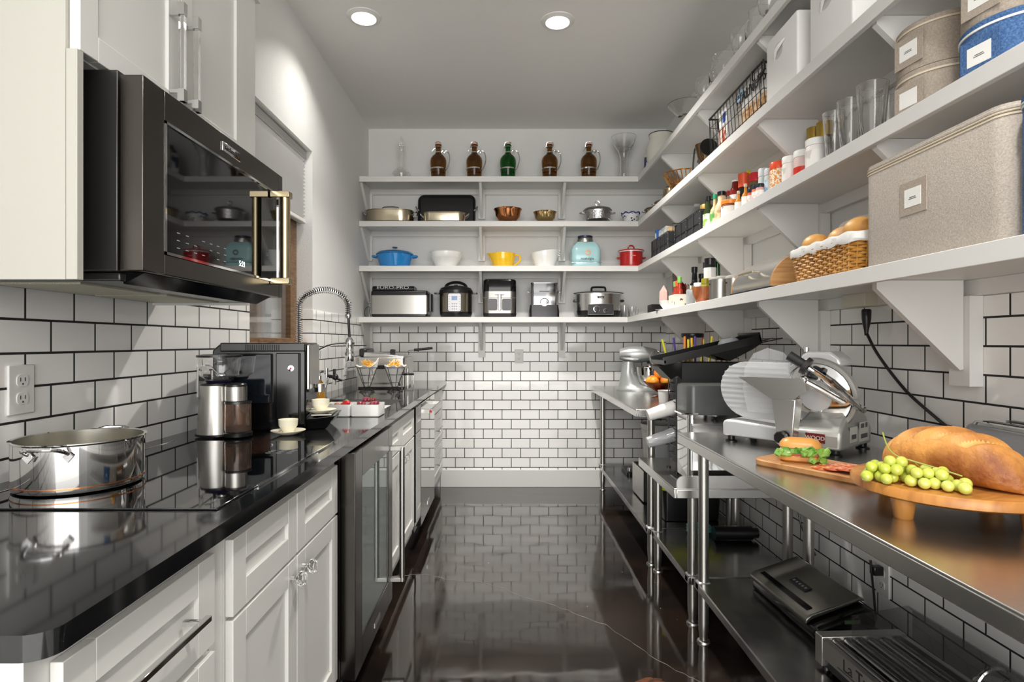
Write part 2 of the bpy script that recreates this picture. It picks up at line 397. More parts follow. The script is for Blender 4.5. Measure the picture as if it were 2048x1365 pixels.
def cabinet(label, y0, y1, fronts, doors_split=None):
    t = thing('base_cabinet', label, 'cabinet', (0,0,0), 0, 'white base cabinets along the left wall')
    g = .002
    M().box(XL+.003, -.547, y0+g, y1-g, .10, .855).m(1).box(XL+.003, -.61, y0+g, y1-g, 0.0, .10).build('carcass', [CAB, BLACKM], t, smooth=False)
    for f in fronts:
        kind, a, b_, z0, z1 = f[:5]
        o = shaker(M(), a, b_, z0, z1).build(kind, CAB, t, bevel=.0012)
        for kk in f[5:]:
            if kk[0] == 'knob': knob(o, kk[1], kk[2])
            else:           # bar pull
                _, ya_, yb_, zz = kk
                M().box(-.502,-.492, ya_, yb_, zz-.005, zz+.005).box(-.53,-.497, ya_+.012, ya_+.022, zz-.004, zz+.004).box(-.53,-.497, yb_-.022, yb_-.012, zz-.004, zz+.004).build('bar_handle', CHROME, o, bevel=.001)
    return t
cabinet('nearest white base cabinet with one wide drawer over two doors, below the stockpot', .652, 1.114,
        [('drawer', .69, 1.05, .66, .823, ('bar', .70, .965, .745)), ('door', .69, .868, .15, .645, ('knob', .845, .60)), ('door', .872, 1.05, .15, .645, ('knob', .90, .60))])
cabinet('white base cabinet with two small drawers over two glass-knobbed doors, next to the beverage fridge', 1.116, 1.835,
        [('drawer', 1.120, 1.459, .672, .822), ('drawer', 1.464, 1.811, .672, .822),
         ('door', 1.120, 1.459, .15, .664, ('knob', 1.42, .625)), ('door', 1.464, 1.811, .15, .664, ('knob', 1.50, .625))])
cabinet('white sink cabinet with two panelled doors between the beverage fridge and the dishwasher', 2.475, 3.335,
        [('false_drawer', 2.50, 2.897, .672, .822), ('false_drawer', 2.903, 3.31, .672, .822),
         ('door', 2.50, 2.897, .15, .664, ('knob', 2.86, .62)), ('door', 2.903, 3.31, .15, .664, ('knob', 2.94, .62))])
cabinet('farthest white base cabinet with stacked drawers, against the tiled end wall', 3.975, 4.812,
        [('drawer', 4.0, 4.78, .672, .822, ('bar', 4.25, 4.5, .75)), ('drawer', 4.0, 4.78, .41, .664, ('bar', 4.25, 4.5, .55)), ('drawer', 4.0, 4.78, .15, .402, ('bar', 4.25, 4.5, .3))])
# worktop
ct = M(); CZ0, CZ1 = .857, .887
arc = [(-.53+.03*math.cos(a), .657-.03*math.sin(a)*1.0) for a in [PI/2*i/8 for i in range(9)]]
ct.prism([(XL+.006, .627)]+[(x, y) for x, y in reversed(arc)]+[(-.50, 2.62), (XL+.006, 2.62)], 'z', CZ0, CZ1)
ct.box(-.585, -.50, 2.62, 3.22, CZ0, CZ1).box(XL+.006, -1.0, 2.62, 3.22, CZ0, CZ1).box(XL+.006, -.50, 3.22, YB-.006, CZ0, CZ1)
w_ = thing('worktop', 'long polished black stone worktop along the left wall', 'worktop')
ct.build('stone_slab', STONE, w_, smooth=True, angle=30)
sk = M().box(-1.01,-.575,2.61,3.23,.64,.65).box(-1.01,-1.0,2.61,3.23,.65,.8565).box(-.585,-.575,2.61,3.23,.65,.8565).box(-1.0,-.585,2.61,2.62,.65,.8565).box(-1.0,-.585,3.22,3.23,.65,.8565)
sk.build('sink_basin', mat('black_sink', '0e0e0f', .4), w_, smooth=False)
# cooktop
t = thing('cooktop', 'flat black glass cooktop with steel trim, under the stockpot', 'cooktop', (-.805, 1.47, .887))
M().box(-.255,.255,-.375,.375,.0005,.004).build('glass_surface', DGLASS, t, bevel=.001)
M().box(.2555,.2605,-.2,.10,.0005,.005).build('steel_trim', CHROME, t, smooth=False); M().box(.2555,.2605,.2,.34,.0005,.005).build('steel_trim', CHROME, t, smooth=False); M().box(-.26,-.2555,-.375,.375,.0005,.005).build('steel_trim', CHROME, t, smooth=False)
kb = M()
for i in range(9):
    kb.box(.12+.03*(i % 3), .135+.03*(i % 3), .17+.02*(i//3), .172+.02*(i//3), .0042, .0045)
    kb.tube([(.05+.045*math.cos(a)*1.0, .27+.006*i, .0042) for a in (0.1*i, .1*i+.15)], .0004, 4)
kb.build('control_marks', mat('pale_print', 'a9adb0', .5), t, smooth=False)

# beverage fridge
t = thing('beverage_fridge', 'black steel glass-door beverage fridge under the worktop', 'fridge', (0, 1.858, 0))
M().box(XL+.01,-.535,.002,.60,.10,.852).m(1).box(XL+.01,-.6,.002,.60,0,.10).build('case', [BSTEEL, BLACKM], t, smooth=False)
W = .602
dr = M(); fx0, fx1 = -.534, -.486
dr.box(fx0,fx1,0,.09,.115,.85).box(fx0,fx1,W-.082,W,.115,.85).box(fx0,fx1,.09,W-.082,.755,.85).box(fx0,fx1,.09,W-.082,.115,.217)
d = dr.build('door', BSTEEL, t, bevel=.002)
M().box(-.500,-.490,.088,W-.08,.215,.757).build('glass_pane', mat('fridge_glass', 'c8dad6', .02, trans=.8, ior=1.55), d, smooth=False)
hh = M().cyl((-.437,.560,.205),(-.437,.560,.768),.011).box(-.486,-.430,.550,.570,.752,.772).box(-.486,-.430,.550,.570,.205,.222)
hh.build('handle', BRUSH, d, bevel=.0015)
M().box(-.486,-.4845,.27,.36,.15,.168).build('badge', CHROME, d)
M().box(-1.1,-.56,.05,.55,.38,.385).box(-1.1,-.56,.05,.55,.55,.555).build('wire_shelf', CHROME, t, smooth=False)
# dishwasher
t = thing('dishwasher', 'mirror-polished steel dishwasher between the sink cabinet and the far drawers', 'dishwasher', (0, 3.344, 0))
M().box(XL+.01,-.535,.002,.622,.10,.852).m(1).box(XL+.01,-.6,.002,.622,0,.10).build('case', [BSTEEL, BLACKM], t, smooth=False)
dd = M().box(-.534,-.495,0,.624,.139,.852).build('door', mat('mirror_steel', 'a8a6a3', .04, 1.0), t, bevel=.002)
M().cyl((-.445,.05,.80),(-.445,.575,.80),.010).box(-.495,-.44,.06,.085,.79,.81).box(-.495,-.44,.54,.565,.79,.81).build('handle', BRUSH, dd)
M().cyl((-.445,.049,.80),(-.445,.044,.80),.0085).build('red_medallion', mat('red_enamel','c02a2a',.3), dd)
M().box(-.495,-.4935,.27,.36,.19,.21).build('badge', CHROME, dd)

# wall cabinet
t = thing('wall_cabinet', 'tall white wall cabinet with two doors above the microwave', 'cabinet', (0,0,0))
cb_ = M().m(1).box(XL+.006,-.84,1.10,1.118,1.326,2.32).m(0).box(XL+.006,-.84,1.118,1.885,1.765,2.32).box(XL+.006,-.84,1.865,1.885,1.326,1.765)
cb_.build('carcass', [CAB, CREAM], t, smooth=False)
for a, b_ in ((1.108,1.448),(1.454,1.80)):
    d = shaker(M(), a, b_, 1.768, 2.312, xf=-.818, t=.021, fw=.05).build('door', CAB, t, bevel=.0015)
    yy = 1.403 if a < 1.4 else 1.468
    M().box(-.793,-.781,yy-.006,yy+.006,1.8205,1.9995).build('glass_handle', GLASS, d, smooth=False)
    for za, zb_, zc, zd in ((1.812,1.82,1.79,1.805),(2.0,2.008,2.015,2.03)):
        M().box(-.818,-.7955,yy-.004,yy+.004,za,zb_).box(-.795,-.779,yy-.008,yy+.008,min(za,zc),max(zb_,zd)).build('handle_mount', CHROME, d, smooth=False)
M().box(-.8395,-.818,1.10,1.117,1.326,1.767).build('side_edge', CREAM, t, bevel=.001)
M().box(-.8395,-.82,1.80,1.885,1.766,2.32).build('face_frame', CAB, t, bevel=.001)
cr = M(); prof = [(0,2.32),(.012,2.32),(.012,2.335),(.03,2.345),(.034,2.36),(.055,2.372),(.06,2.385),(.06,2.41),(0,2.41)]
rings = []
for x_, z_ in prof: rings.append([(-.82+x_, 1.09-x_, z_), (-.82+x_, 1.888+x_, z_), (XL+.006, 1.888+x_, z_), (XL+.006, 1.09-x_, z_)])
cr.loft(rings); cr.build('crown_moulding', CAB, t, smooth=False)

# microwave
MY0, MY1, MX = 1.176, 1.908, -.74
t = thing('microwave_oven', 'black steel over-range microwave with a dark glass door and bar handle', 'microwave', (0,0,0))
M().box(XL+.01,-.795,MY0+.004,1.864,1.352,1.764).build('case', mat('dark_case', '4b4a48', .3, .8), t, bevel=.002)
dm = M(); zb, zt_ = 1.352, 1.752
dm.box(-.788,MX,MY0,MY0+.075,zb,zt_).box(-.788,MX,MY1-.03,MY1,zb,zt_).box(-.788,MX,MY0+.075,MY1-.03,zt_-.065,zt_).box(-.788,MX,MY0+.075,MY1-.03,zb,zb+.045)
d = dm.build('door', BSTEEL, t, bevel=.002)
M().box(-.775,MX-.002,MY0+.074,MY1-.029,zb+.044,zt_-.064).build('glass', DGLASS, d, smooth=False)
gt = M(); a0, a1, c0, c1 = MY0+.075, MY1-.03, zb+.045, zt_-.065
gt.box(MX-.003,MX+.0015,a0,a0+.006,c0,c1).box(MX-.003,MX+.0015,a1-.006,a1,c0,c1).box(MX-.003,MX+.0015,a0,a1,c0,c0+.006).box(MX-.003,MX+.0015,a0,a1,c1-.006,c1)
gt.build('glass_trim', CHROME, d, smooth=False)
GOLDS = mat('bronze_steel', 'b6a888', .2, 1.0)
hy = 1.82
M().cyl((MX+.043,hy,1.40),(MX+.043,hy,1.67),.0145).box(MX,MX+.060,hy-.016,hy+.016,1.388,1.408).box(MX,MX+.060,hy-.016,hy+.016,1.660,1.680).build('handle', GOLDS, d, bevel=.002)
M().box(MX,MX+.003,1.50,1.60,1.705,1.73).build('badge', CHROME, d, bevel=.001)
text('badge_lettering', 'KitchenAid', .018, BLACK, d, (MX+.0035,1.55,1.7175), FR_)
dg = mat('display_glow', 'dfe8ea', .5, emit=1.2)
text('clock_digits', '5:21', .022, dg, d, (MX-.0012,1.62,1.425), FR_, ext=.0003)
ks = M()
for i in range(7):
    for j in range(3):
        if (i+j) % 5 != 4: ks.box(MX-.0021,MX-.0015,1.30+i*.036,1.312+i*.036,1.418+j*.017,1.4195+j*.017)
ks.build('key_legends', mat('pale_print'), d, smooth=False)
un = M().box(XL+.012,-.80,MY0+.02,MY1-.04,1.333,1.351).build('underside_panel', mat('dark_case'), t, bevel=.003)
M().prism([(-.80,1.351),(-.755,1.351),(-.80,1.328)], 'y', MY0+.03, MY1-.06).build('grease_lip', BGLOSS, t, smooth=False)
ff = mat('filter_mesh', 'bdb9a6', .45, .6, bump=(400,1,.003,(1,1,1)))
for a, b_ in ((1.22,1.50),(1.53,1.81)):
    M().box(XL+.06,-.90,a,b_,1.329,1.3335).build('grease_filter', ff, t, smooth=False)
# ---------------------------------------------------------------- back shelves
S1, S2, S3, S4 = 1.4025, 1.802, 2.1505, 2.4985
def bx(px): return (px-1013)*.004
# growlers
def growler(glass, label, px):
    t = thing('swing_top_jug', label, 'jug', (bx(px), 4.62, S4), 0, 'swing-top glass jugs on the top shelf')
    M().lathe([(0,0),(.052,0),(.055,.004),(.062,.10),(.065,.135),(.065,.158),(.060,.178),(.047,.196),(.030,.210),(.021,.226),(.021,.275),(.025,.279),(.025,.288),(.0,.288)], seg=32).build('glass_body', glass, t)
    M().lathe([(0,.289),(.021,.289),(.022,.302),(.015,.310),(0,.311)], seg=20).build('stopper', PINK, t)
    M().lathe([(.064,.084),(.067,.084),(.0675,.094),(.065,.094)], seg=32).lathe([(.022,.222),(.0245,.222),(.0245,.229),(.022,.229)], seg=24).lathe([(.022,.268),(.0275,.268),(.0275,.272),(.022,.272)], seg=20).build('metal_band', CHROME, t)
    M().tube(spline([(.022,-.002,.226),(.038,-.002,.242),(.052,-.002,.232),(.045,-.002,.222),(.062,-.002,.238),(.082,-.002,.222),(.092,-.002,.175),(.084,-.002,.13),(.072,-.002,.10),(.064,-.002,.09)], 6), [.006+.002*math.sin(i/8) for i in range(55)], 8).build('handle', CHROME, t)
    M().tube([(.026,0,.27),(.029,-.012,.285),(.024,-.02,.298),(0,-.022,.309),(-.024,-.02,.298),(-.029,-.012,.27),(-.027,0,.262)], .0025, 6).tube([(-.022,-.02,.255),(-.035,-.02,.248),(-.042,-.02,.235),(-.05,-.02,.232)], .0018, 6).build('wire_bail', CHROME, t)
    return t
def rel(o, label, px, group=None):
    d = dup(o, (bx(px), 4.62, S4), 0, label, group); return d
g0 = growler(AMBER, 'brown glass swing-top jug, leftmost, next to the clear decanter', 876.7)
rel(g0, 'second brown glass swing-top jug from the left, beside the green one', 948.7)
growler(GREENG, 'green glass swing-top jug with a silver handle on the top shelf', 1016)
rel(g0, 'brown glass swing-top jug just right of the green jug', 1099.3)
rel(g0, 'rightmost brown glass swing-top jug, beside the clear glass stand', 1177.5)
def shell(prof, t=.0025):
    """closed thin-walled profile from an outer one"""
    inner = [(max(r-t, 0), z+(t if i == 0 else 0)) for i, (r, z) in enumerate(prof)]
    return prof+[(r, z) for r, z in reversed(inner)]
t = thing('glass_decanter', 'clear glass decanter with a tall pointed stopper', 'decanter', (bx(802.8), 4.62, S4))
M().lathe(shell([(.0,0),(.06,0),(.071,.03),(.072,.055),(.05,.085),(.02,.105),(.012,.13),(.011,.23),(.018,.255)])).build('glass_body', GLASS, t)
M().lathe([(0,.24),(.010,.24),(.010,.262),(.024,.272),(.014,.285),(.020,.30),(.012,.33),(.0,.362)], seg=10).build('stopper', GLASS, t, smooth=False)
t = thing('glass_stand', 'tall clear glass vase with a wide flared rim beside the last brown jug', 'vase', (bx(1247.9), 4.62, S4))
M().lathe(shell([(0,0),(.045,0),(.04,.02),(.032,.1),(.030,.18),(.045,.235),(.085,.30),(.095,.345),(.1,.35)])).build('glass_body', GLASS, t)
M().lathe([(.058,.252),(.064,.252),(.064,.258),(.058,.258)]).build('glass_collar', GLASS, t)

# third shelf: pans
def handle_loop(m, x, y, z, dirx, w=.05, rr=.005):
    m.tube(spline([(x, y-w, z), (x+dirx*.02, y-w, z+.02), (x+dirx*.028, y, z+.035), (x+dirx*.02, y+w, z+.02), (x, y+w, z)], 5), rr, 8); return m
t = thing('roasting_pan', 'oval stainless roasting pan with a loop handle, at the left end of its shelf', 'pan', (bx(780), 4.64, S3))
M().rbox(.185,.12,.10,[(.02,0),(.004,.012),(0,.03),(0,.098),(-.006,.100),(-.006,.103),(.004,.103),(.004,.03),(.02,.008)], n=8).build('pan_body', NICKEL, t)
handle_loop(handle_loop(M(),.185,0,.065,1),-.185,0,.065,-1).build('side_handle', CHROME, t)
M().tube(spline([(-.075,0,.10),(-.065,0,.125),(-.05,0,.142),(.05,0,.142),(.065,0,.125),(.075,0,.10)],4), .0035, 8).build('rack_handle', WIRE, t)
t = thing('griddle_tray', 'large black tray standing upright behind the small roasting pan', 'tray', (bx(890), 4.752, S3))
m = M(Matrix.Rotation(R(82),4,'X')); m.rbox(.235,.135,.05,[(.03,0),(0,.002),(-.002,.02),(.006,.022),(.02,.006),(.02,.005)], c=(0,.136,0), n=6)
m.build('tray_body', mat('dark_nonstick','2b2b2c',.35,.3), t)
handle_loop(handle_loop(M(),.225,.0,.135,1,.012,.006),-.225,.0,.135,-1,.012,.006).build('side_handle', CHROME, t)
t = thing('small_roasting_pan', 'small shallow stainless roasting pan in front of the black tray', 'pan', (bx(890), 4.60, S3))
M().rbox(.165,.08,.06,[(.02,0),(.002,.012),(0,.03),(0,.072),(-.004,.075),(-.004,.078),(.004,.078),(.004,.03),(.02,.008)], n=8).build('pan_body', NICKEL, t)
handle_loop(handle_loop(M(),.165,0,.045,1,.03),-.165,0,.045,-1,.03).build('side_handle', CHROME, t)
def bowl(label, px, r, h, m_, name='footed_bowl'):
    t = thing(name, label, 'bowl', (bx(px), 4.62, S3))
    M().lathe([(0,.0),(r*.42,.0),(r*.45,.006),(r*.38,.014),(r*.6,.02),(r*.86,h*.5),(r*.93,h*.85),(r*1.02,h),(r*.98,h),(r*.88,h*.82),(r*.8,h*.5),(r*.55,.028),(0,.024)], seg=36).build('bowl_body', m_, t)
bowl('polished copper footed bowl, larger of the two metal bowls', 1015.5, .112, .118, COPPER)
bowl('polished brass footed bowl, smaller and right of the copper bowl', 1090, .094, .094, BRASS)
HAM = mat('hammered_silver', 'bfbfc0', .18, 1.0, bump=(70, .9, .006, (1,1,1)))
def casserole(label, loc, s=1.0, m_=None):
    t = thing('silver_casserole', label, 'serving dish', loc)
    M().lathe([(0,.02*s),(.075*s,.02*s),(.098*s,.03*s),(.108*s,.10*s),(.115*s,.105*s),(0,.105*s)], seg=32).build('dish_body', m_ or HAM, t)
    M().lathe([(.0,.107*s),(.116*s,.107*s),(.108*s,.12*s),(.06*s,.136*s),(.02*s,.143*s),(0,.144*s)], seg=32).build('dish_lid', m_ or HAM, t)
    M().lathe([(.006*s,.143*s),(.005*s,.152*s)], seg=8).tube([(.017*s*math.cos(a),0,.168*s+.017*s*math.sin(a)) for a in [2*PI*i/14 for i in range(14)]], .005*s, 6, True).build('lid_ring', CHROME, t)
    for sx in (-1, 1):
        M().tube(spline([(sx*.106*s,-.02*s,.085*s),(sx*.135*s,-.015*s,.09*s),(sx*.14*s,.012*s,.088*s),(sx*.106*s,.02*s,.085*s)],4), .0035*s, 6).build('side_handle', CHROME, t)
        M().tube([(sx*.08*s,-.05*s,.035*s),(sx*.098*s,-.06*s,.02*s),(sx*.105*s,-.065*s,.0035*s)], .004*s, 6).tube([(sx*.08*s,.05*s,.035*s),(sx*.098*s,.06*s,.02*s),(sx*.105*s,.065*s,.0035*s)], .004*s, 6).build('foot', CHROME, t)
    return t
casserole('hammered silver covered dish with a ring knob, right of the brass bowl', (bx(1195), 4.62, S3))
BW = mat('delft_pattern', 'f1f1ef', .2)
nt = BW.node_tree; vo = nt.nodes.new('ShaderNodeTexVoronoi'); vo.inputs['Scale'].default_value = 46; tc = nt.nodes.new('ShaderNodeTexCoord')
rp = nt.nodes.new('ShaderNodeValToRGB'); e = rp.color_ramp.elements; e[0].position = .28; e[0].color = lin('1f2f6e'); e[1].position = .34; e[1].color = lin('efefec')
nt.links.new(tc.outputs['Object'], vo.inputs['Vector']); nt.links.new(vo.outputs['Distance'], rp.inputs[0]); nt.links.new(rp.outputs[0], nt.nodes['Principled BSDF'].inputs['Base Color'])
t = thing('patterned_pot', 'small white pot with a dark blue dotted pattern and blue scalloped rim', 'pot', (bx(1261), 4.62, S3))
M().lathe([(0,0),(.045,0),(.055,.02),(.072,.075),(.066,.072),(.05,.02),(0,.015)], seg=28).build('pot_body', BW, t)
M().tube([((.072+.004*math.sin(8*a))*math.cos(a), (.072+.004*math.sin(8*a))*math.sin(a), .082+.006*math.cos(8*a)) for a in [2*PI*i/64 for i in range(64)]], .005, 6, True).build('blue_rim', mat('cobalt','24378c',.2), t)

# second shelf
BLU = mat('blue_enamel', '1f86cf', .12, coat=.6)
t = thing('dutch_oven', 'blue enamelled cast-iron casserole with a lid and side handles', 'pot', (bx(790), 4.62, S2))
M().lathe([(0,0),(.11,0),(.12,.008),(.142,.085),(.145,.1),(0,.1)], seg=40).build('pot_body', BLU, t)
M().lathe([(0,.101),(.150,.101),(.149,.108),(.135,.122),(.06,.138),(0,.141)], seg=40).build('pot_lid', mat('blue_enamel_dark', '1a6aa6', .12, coat=.6), t)
M().lathe([(.008,.139),(.007,.152),(.024,.158),(.026,.163),(.018,.168),(0,.169)], seg=18).build('lid_knob', CHROME, t)
for sx in (-1,1): M().tube(spline([(sx*.135,-.04,.083),(sx*.168,-.035,.089),(sx*.178,0,.09),(sx*.168,.035,.089),(sx*.135,.04,.083)],4), .008, 8).build('side_handle', BLU, t)
t = thing('mixing_bowl', 'wide white stoneware bowl with a raised band, right of the blue casserole', 'bowl', (bx(892), 4.62, S2))
M().lathe([(0,0),(.08,0),(.085,.006),(.118,.075),(.122,.08),(.126,.118),(.133,.125),(.126,.125),(.115,.08),(.08,.012),(0,.01)], seg=40).build('bowl_body', CERAM, t)
YEL = mat('yellow_glaze', 'f2c21b', .18, coat=.5)
t = thing('batter_bowl', 'yellow stoneware batter bowl with a spout and loop handle', 'bowl', (bx(1006), 4.62, S2))
rings = []
for r_, z_ in [(.0,0),(.08,0),(.083,.004),(.094,.06),(.095,.064),(.098,.112),(.093,.112),(.085,.06),(.07,.012),(0,.01)]:
    ring = []
    for i in range(40):
        a = 2*PI*i/40; k = max(0, math.cos(a-PI))**14*(z_/.112)**3*.032
        ring.append(((max(r_,1e-4)+k)*math.cos(a), (max(r_,1e-4)+k*.2)*math.sin(a), z_+k*.1))
    rings.append(ring)
M().loft(rings).build('bowl_body', YEL, t)
M().tube(spline([(.088,0,.10),(.12,0,.102),(.137,0,.08),(.128,0,.045),(.088,0,.018)],6), .0075, 8).build('handle', YEL, t)
t = thing('nested_bowl', 'tall white melamine mixing bowl with a pouring spout and grip', 'bowl', (bx(1089), 4.62, S2))
rings = []
for r_, z_, up in [(.0,0,0),(.075,0,0),(.082,.005,0),(.104,.07,0),(.110,.125,1),(.106,.125,1),(.098,.07,0),(.07,.012,0),(0,.01,0)]:
    rings.append([(max(r_,1e-4)*math.cos(a)*(1+.06*up*(math.cos(a)>.9)), max(r_,1e-4)*math.sin(a), z_+.014*up*math.cos(a)) for a in [2*PI*i/40 for i in range(40)]])
M().loft(rings).build('bowl_body', CERAM, t)
for q in range(3): M().tube(spline([(.102,-.03,.132-q*.016),(.122,-.02,.130-q*.018),(.124,.012,.128-q*.018),(.102,.03,.132-q*.016)],4), .005, 6).build('rim_grip', CERAM, t)
AQ = mat('aqua_enamel', 'a9d3d6', .25, coat=.4)
t = thing('candy_machine', 'pale aqua retro countertop appliance with a domed metal top', 'appliance', (bx(1170.5), 4.63, S2))
M().rbox(.115,.10,.04,[(.004,0),(0,.006),(0,.03),(.006,.034),(.002,.04),(0,.07),(0,.135),(.012,.165),(.042,.192),(.046,.2)], n=6).build('housing', AQ, t)
M().lathe([(0,.2),(.062,.2),(.064,.215),(.06,.232),(.052,.243),(0,.245)], seg=28).build('dome', mat('brushed_steel'), t)
M().lathe([(.054,.238),(.060,.24),(.061,.252),(.052,.255),(0,.255)], seg=28).build('blue_cap', mat('navy_plastic','1c2f4e',.3), t)
f = M(Matrix.Translation((.01,-.1005,.11)) @ Matrix.Rotation(R(90),4,'X')); f.lathe([(.013,0),(.021,0),(.021,.003),(.013,.003)], seg=24).build('round_emblem', COPPER, t)
text('script_lettering', 'nostalgia', .03, BLACK, t, (.004,-.1008,.062), FC)
M().box(-.117,.117,-.102,-.09,.030,.0335).build('trim_line', CHROME, t)
RED = mat('red_enamel2', 'b3201f', .15, coat=.5)
t = thing('small_slow_cooker', 'small red slow cooker with a lid and loop knob', 'slow cooker', (bx(1262), 4.62, S2))
M().lathe([(0,0),(.088,0),(.09,.006),(.092,.12),(.0,.12)], seg=36).build('cooker_body', RED, t)
M().lathe([(.0,.121),(.099,.121),(.1,.128),(0,.128)], seg=36).build('pale_rim', CERAM, t)
M().lathe([(0,.129),(.104,.129),(.103,.136),(.06,.146),(0,.15)], seg=36).build('cooker_lid', RED, t)
M().tube(spline([(-.025,0,.146),(-.02,0,.168),(0,0,.178),(.02,0,.168),(.025,0,.146)],4), .006, 8).build('lid_loop', RED, t)
for sx in (-1,1): M().tube([(sx*.09,-.02,.075),(sx*.112,-.015,.078),(sx*.112,.015,.078),(sx*.09,.02,.075)], .006, 6).build('side_handle', RED, t)
M().box(-.018,.018,-.0935,-.0915,.082,.088).build('front_print', mat('pale_red_print','d98a80',.4), t); 

# lowest shelf appliances
t = thing('deep_fryer', 'wide stainless deep fryer box with a black lid, leftmost on the lowest shelf', 'fryer', (bx(801), 4.66, S1))
M().rbox(.222,.10,.02,[(.01,.004),(0,.01),(0,.026)]).build('black_base', BLACK, t)
M().rbox(.222,.10,.012,[(0,.027),(0,.175)]).build('steel_housing', BRUSH, t)
M().rbox(.224,.104,.02,[(0,.176),(0,.195),(.004,.21),(.006,.212)]).build('black_collar', BLACK, t)
M().prism([(-.095,.212),(.08,.212),(.08,.235),(.06,.25),(-.075,.25),(-.098,.23)], 'x', -.215, .115).build('black_lid', BLACK, t, bevel=.006)
text('brand_lettering', 'EURO-PRO', .035, mat('silver_print','c9c9c9',.3,.6), t, (-.05,-.1,.235), (R(78),0,0), sx=1.5)
M().rbox(.016,.05,.01,[(0,.05),(0,.19)], c=(.236,0,0)).build('control_box', BLACK, t)
M(Matrix.Translation((-1.12-bx(801), -.09, 0))).tube(spline([(.005,.02,.004),(-.008,.02,.03),(-.002,.02,.07),(.018,.02,.085),(.034,.02,.078),(.03,.02,.055),(.034,.02,.03),(.045,.02,.004)],6), .0025, 6).build('power_cord', BLACK, t)
t = thing('pressure_cooker', 'stainless electric pressure cooker with a white control panel', 'pressure cooker', (bx(911.5), 4.64, S1))
M().lathe([(0,.002),(.118,.002),(.128,.03),(.13,.042),(0,.042)], seg=40).build('black_base', BLACK, t)
M().lathe([(0,.043),(.130,.043),(.131,.19),(0,.19)], seg=40).build('steel_housing', mat('bronze_grey_steel','a29a8c',.22,1.0), t)
M().lathe([(0,.191),(.134,.191),(.135,.215),(.12,.238),(.07,.252),(0,.255)], seg=40).build('black_lid', BLACK, t)
M().tube(spline([(-.085,0,.235),(-.075,0,.262),(-.03,0,.282),(.03,0,.282),(.075,0,.262),(.085,0,.235)],5), .011, 8).build('lid_handle', BLACK, t)
M().lathe([(0,.25),(.014,.25),(.014,.265),(0,.267)], seg=14).build('steam_valve', BLACK, t)
for sx in (-1,1): M().rbox(.022,.03,.01,[(0,.19),(0,.2)], c=(sx*.15,0,0)).build('side_handle', BLACK, t)
pn = M(); ring = lambda s_, d: [((.052-s_)*math.cos(a)*(1 if 1 else 1), 0, 0) for a in (0,)]
f = M(Matrix.Translation((0,-.128,.115)) @ Matrix.Rotation(R(90),4,'X')); f.rbox(.055,.075,.018,[(0,0),(0,.006)]).build('panel_frame', BLACK, t)
f = M(Matrix.Translation((0,-.134,.115)) @ Matrix.Rotation(R(90),4,'X')); f.rbox(.049,.069,.014,[(0,0),(0,.002)]).m(1).box(-.022,.022,.018,.05,.002,.003).m(2)
for i in range(6):
    for x_ in (-.04,.04): f.box(x_-.005,x_+.005,-.055+i*.02,-.052+i*.02,.002,.0026)
for i in range(3):
    for x_ in (-.016,0,.016): f.box(x_-.005,x_+.005,-.055+i*.02,-.048+i*.02,.002,.0026)
f.build('control_panel', [mat('panel_silver','dcdde0',.35), mat('lcd_blue','6f86b4',.2), mat('grey_print','8d8f96',.5)], t)
t = thing('air_fryer', 'black and steel air fryer with two windows and a drawer handle', 'fryer', (bx(999.5), 4.65, S1))
M().rbox(.133,.115,.05,[(.012,.001),(.004,.008),(0,.03)], n=8).build('black_base', BLACK, t)
M().rbox(.131,.113,.05,[(0,.031),(0,.205)], n=8).build('steel_housing', mat('satin_steel','8c8a86',.32,1.0), t)
M().rbox(.131,.113,.05,[(0,.206),(0,.285),(.004,.295),(.012,.30)], n=8).build('gloss_top', mat('black_gloss'), t)
for sx in (-1,1): 
    f = M(Matrix.Translation((sx*.055,-.1135,.10)) @ Matrix.Rotation(R(90),4,'X')); f.rbox(.036,.046,.012,[(0,0),(0,.003)]).build('window_panel', mat('smoked_window','0c0e12',.25), t)
M().rbox(.014,.02,.008,[(0,.055),(0,.175)], c=(0,-.135,0)).box(-.01,.01,-.13,-.112,.155,.17).build('drawer_handle', CHROME, t, bevel=.002)
M().box(-.128,.128,-.1145,-.112,.152,.155).build('drawer_gap', BLACK, t)
M().box(-.035,.035,-.1145,-.1135,.174,.180).build('brand_print', mat('grey_print'), t)
t = thing('compact_fryer', 'small polished steel fryer with one round dial between two white brackets', 'fryer', (bx(1088), 4.66, S1))
M().rbox(.118,.10,.02,[(0,.001),(0,.05),(.006,.09),(.006,.1)]).build('black_base', BLACK, t)
M().rbox(.103,.092,.02,[(0,.101),(0,.262),(-.004,.268),(-.004,.275),(.01,.278)]).build('steel_housing', mat('mirror_steel2','98989a',.12,1.0), t)
f = M(Matrix.Translation((0,-.093,.118)) @ Matrix.Rotation(R(90),4,'X')); f.lathe([(0,0),(.028,0),(.028,.004),(.018,.005),(.016,.016),(0,.017)], seg=24).build('dial', CHROME, t)
f = M(Matrix.Translation((0,-.0925,.118)) @ Matrix.Rotation(R(90),4,'X')); f.tube([(.033*math.cos(a),.033*math.sin(a),.002) for a in [PI*i/12 for i in range(-1,14)]], .003, 6).build('dial_ring', BLACK, t)
M().box(-.04,.04,-.0932,-.0922,.203,.210).build('brand_print', mat('dark_print','4d4d4d',.4), t)
for sx in (-1,1): M().tube([(sx*.104,0,.2),(sx*.125,0,.212),(sx*.13,0,.205)], .005, 6).build('side_hook', NICKEL, t)
t = thing('slow_cooker', 'large oval steel slow cooker with black lid and two dials', 'slow cooker', (bx(1198), 4.65, S1))
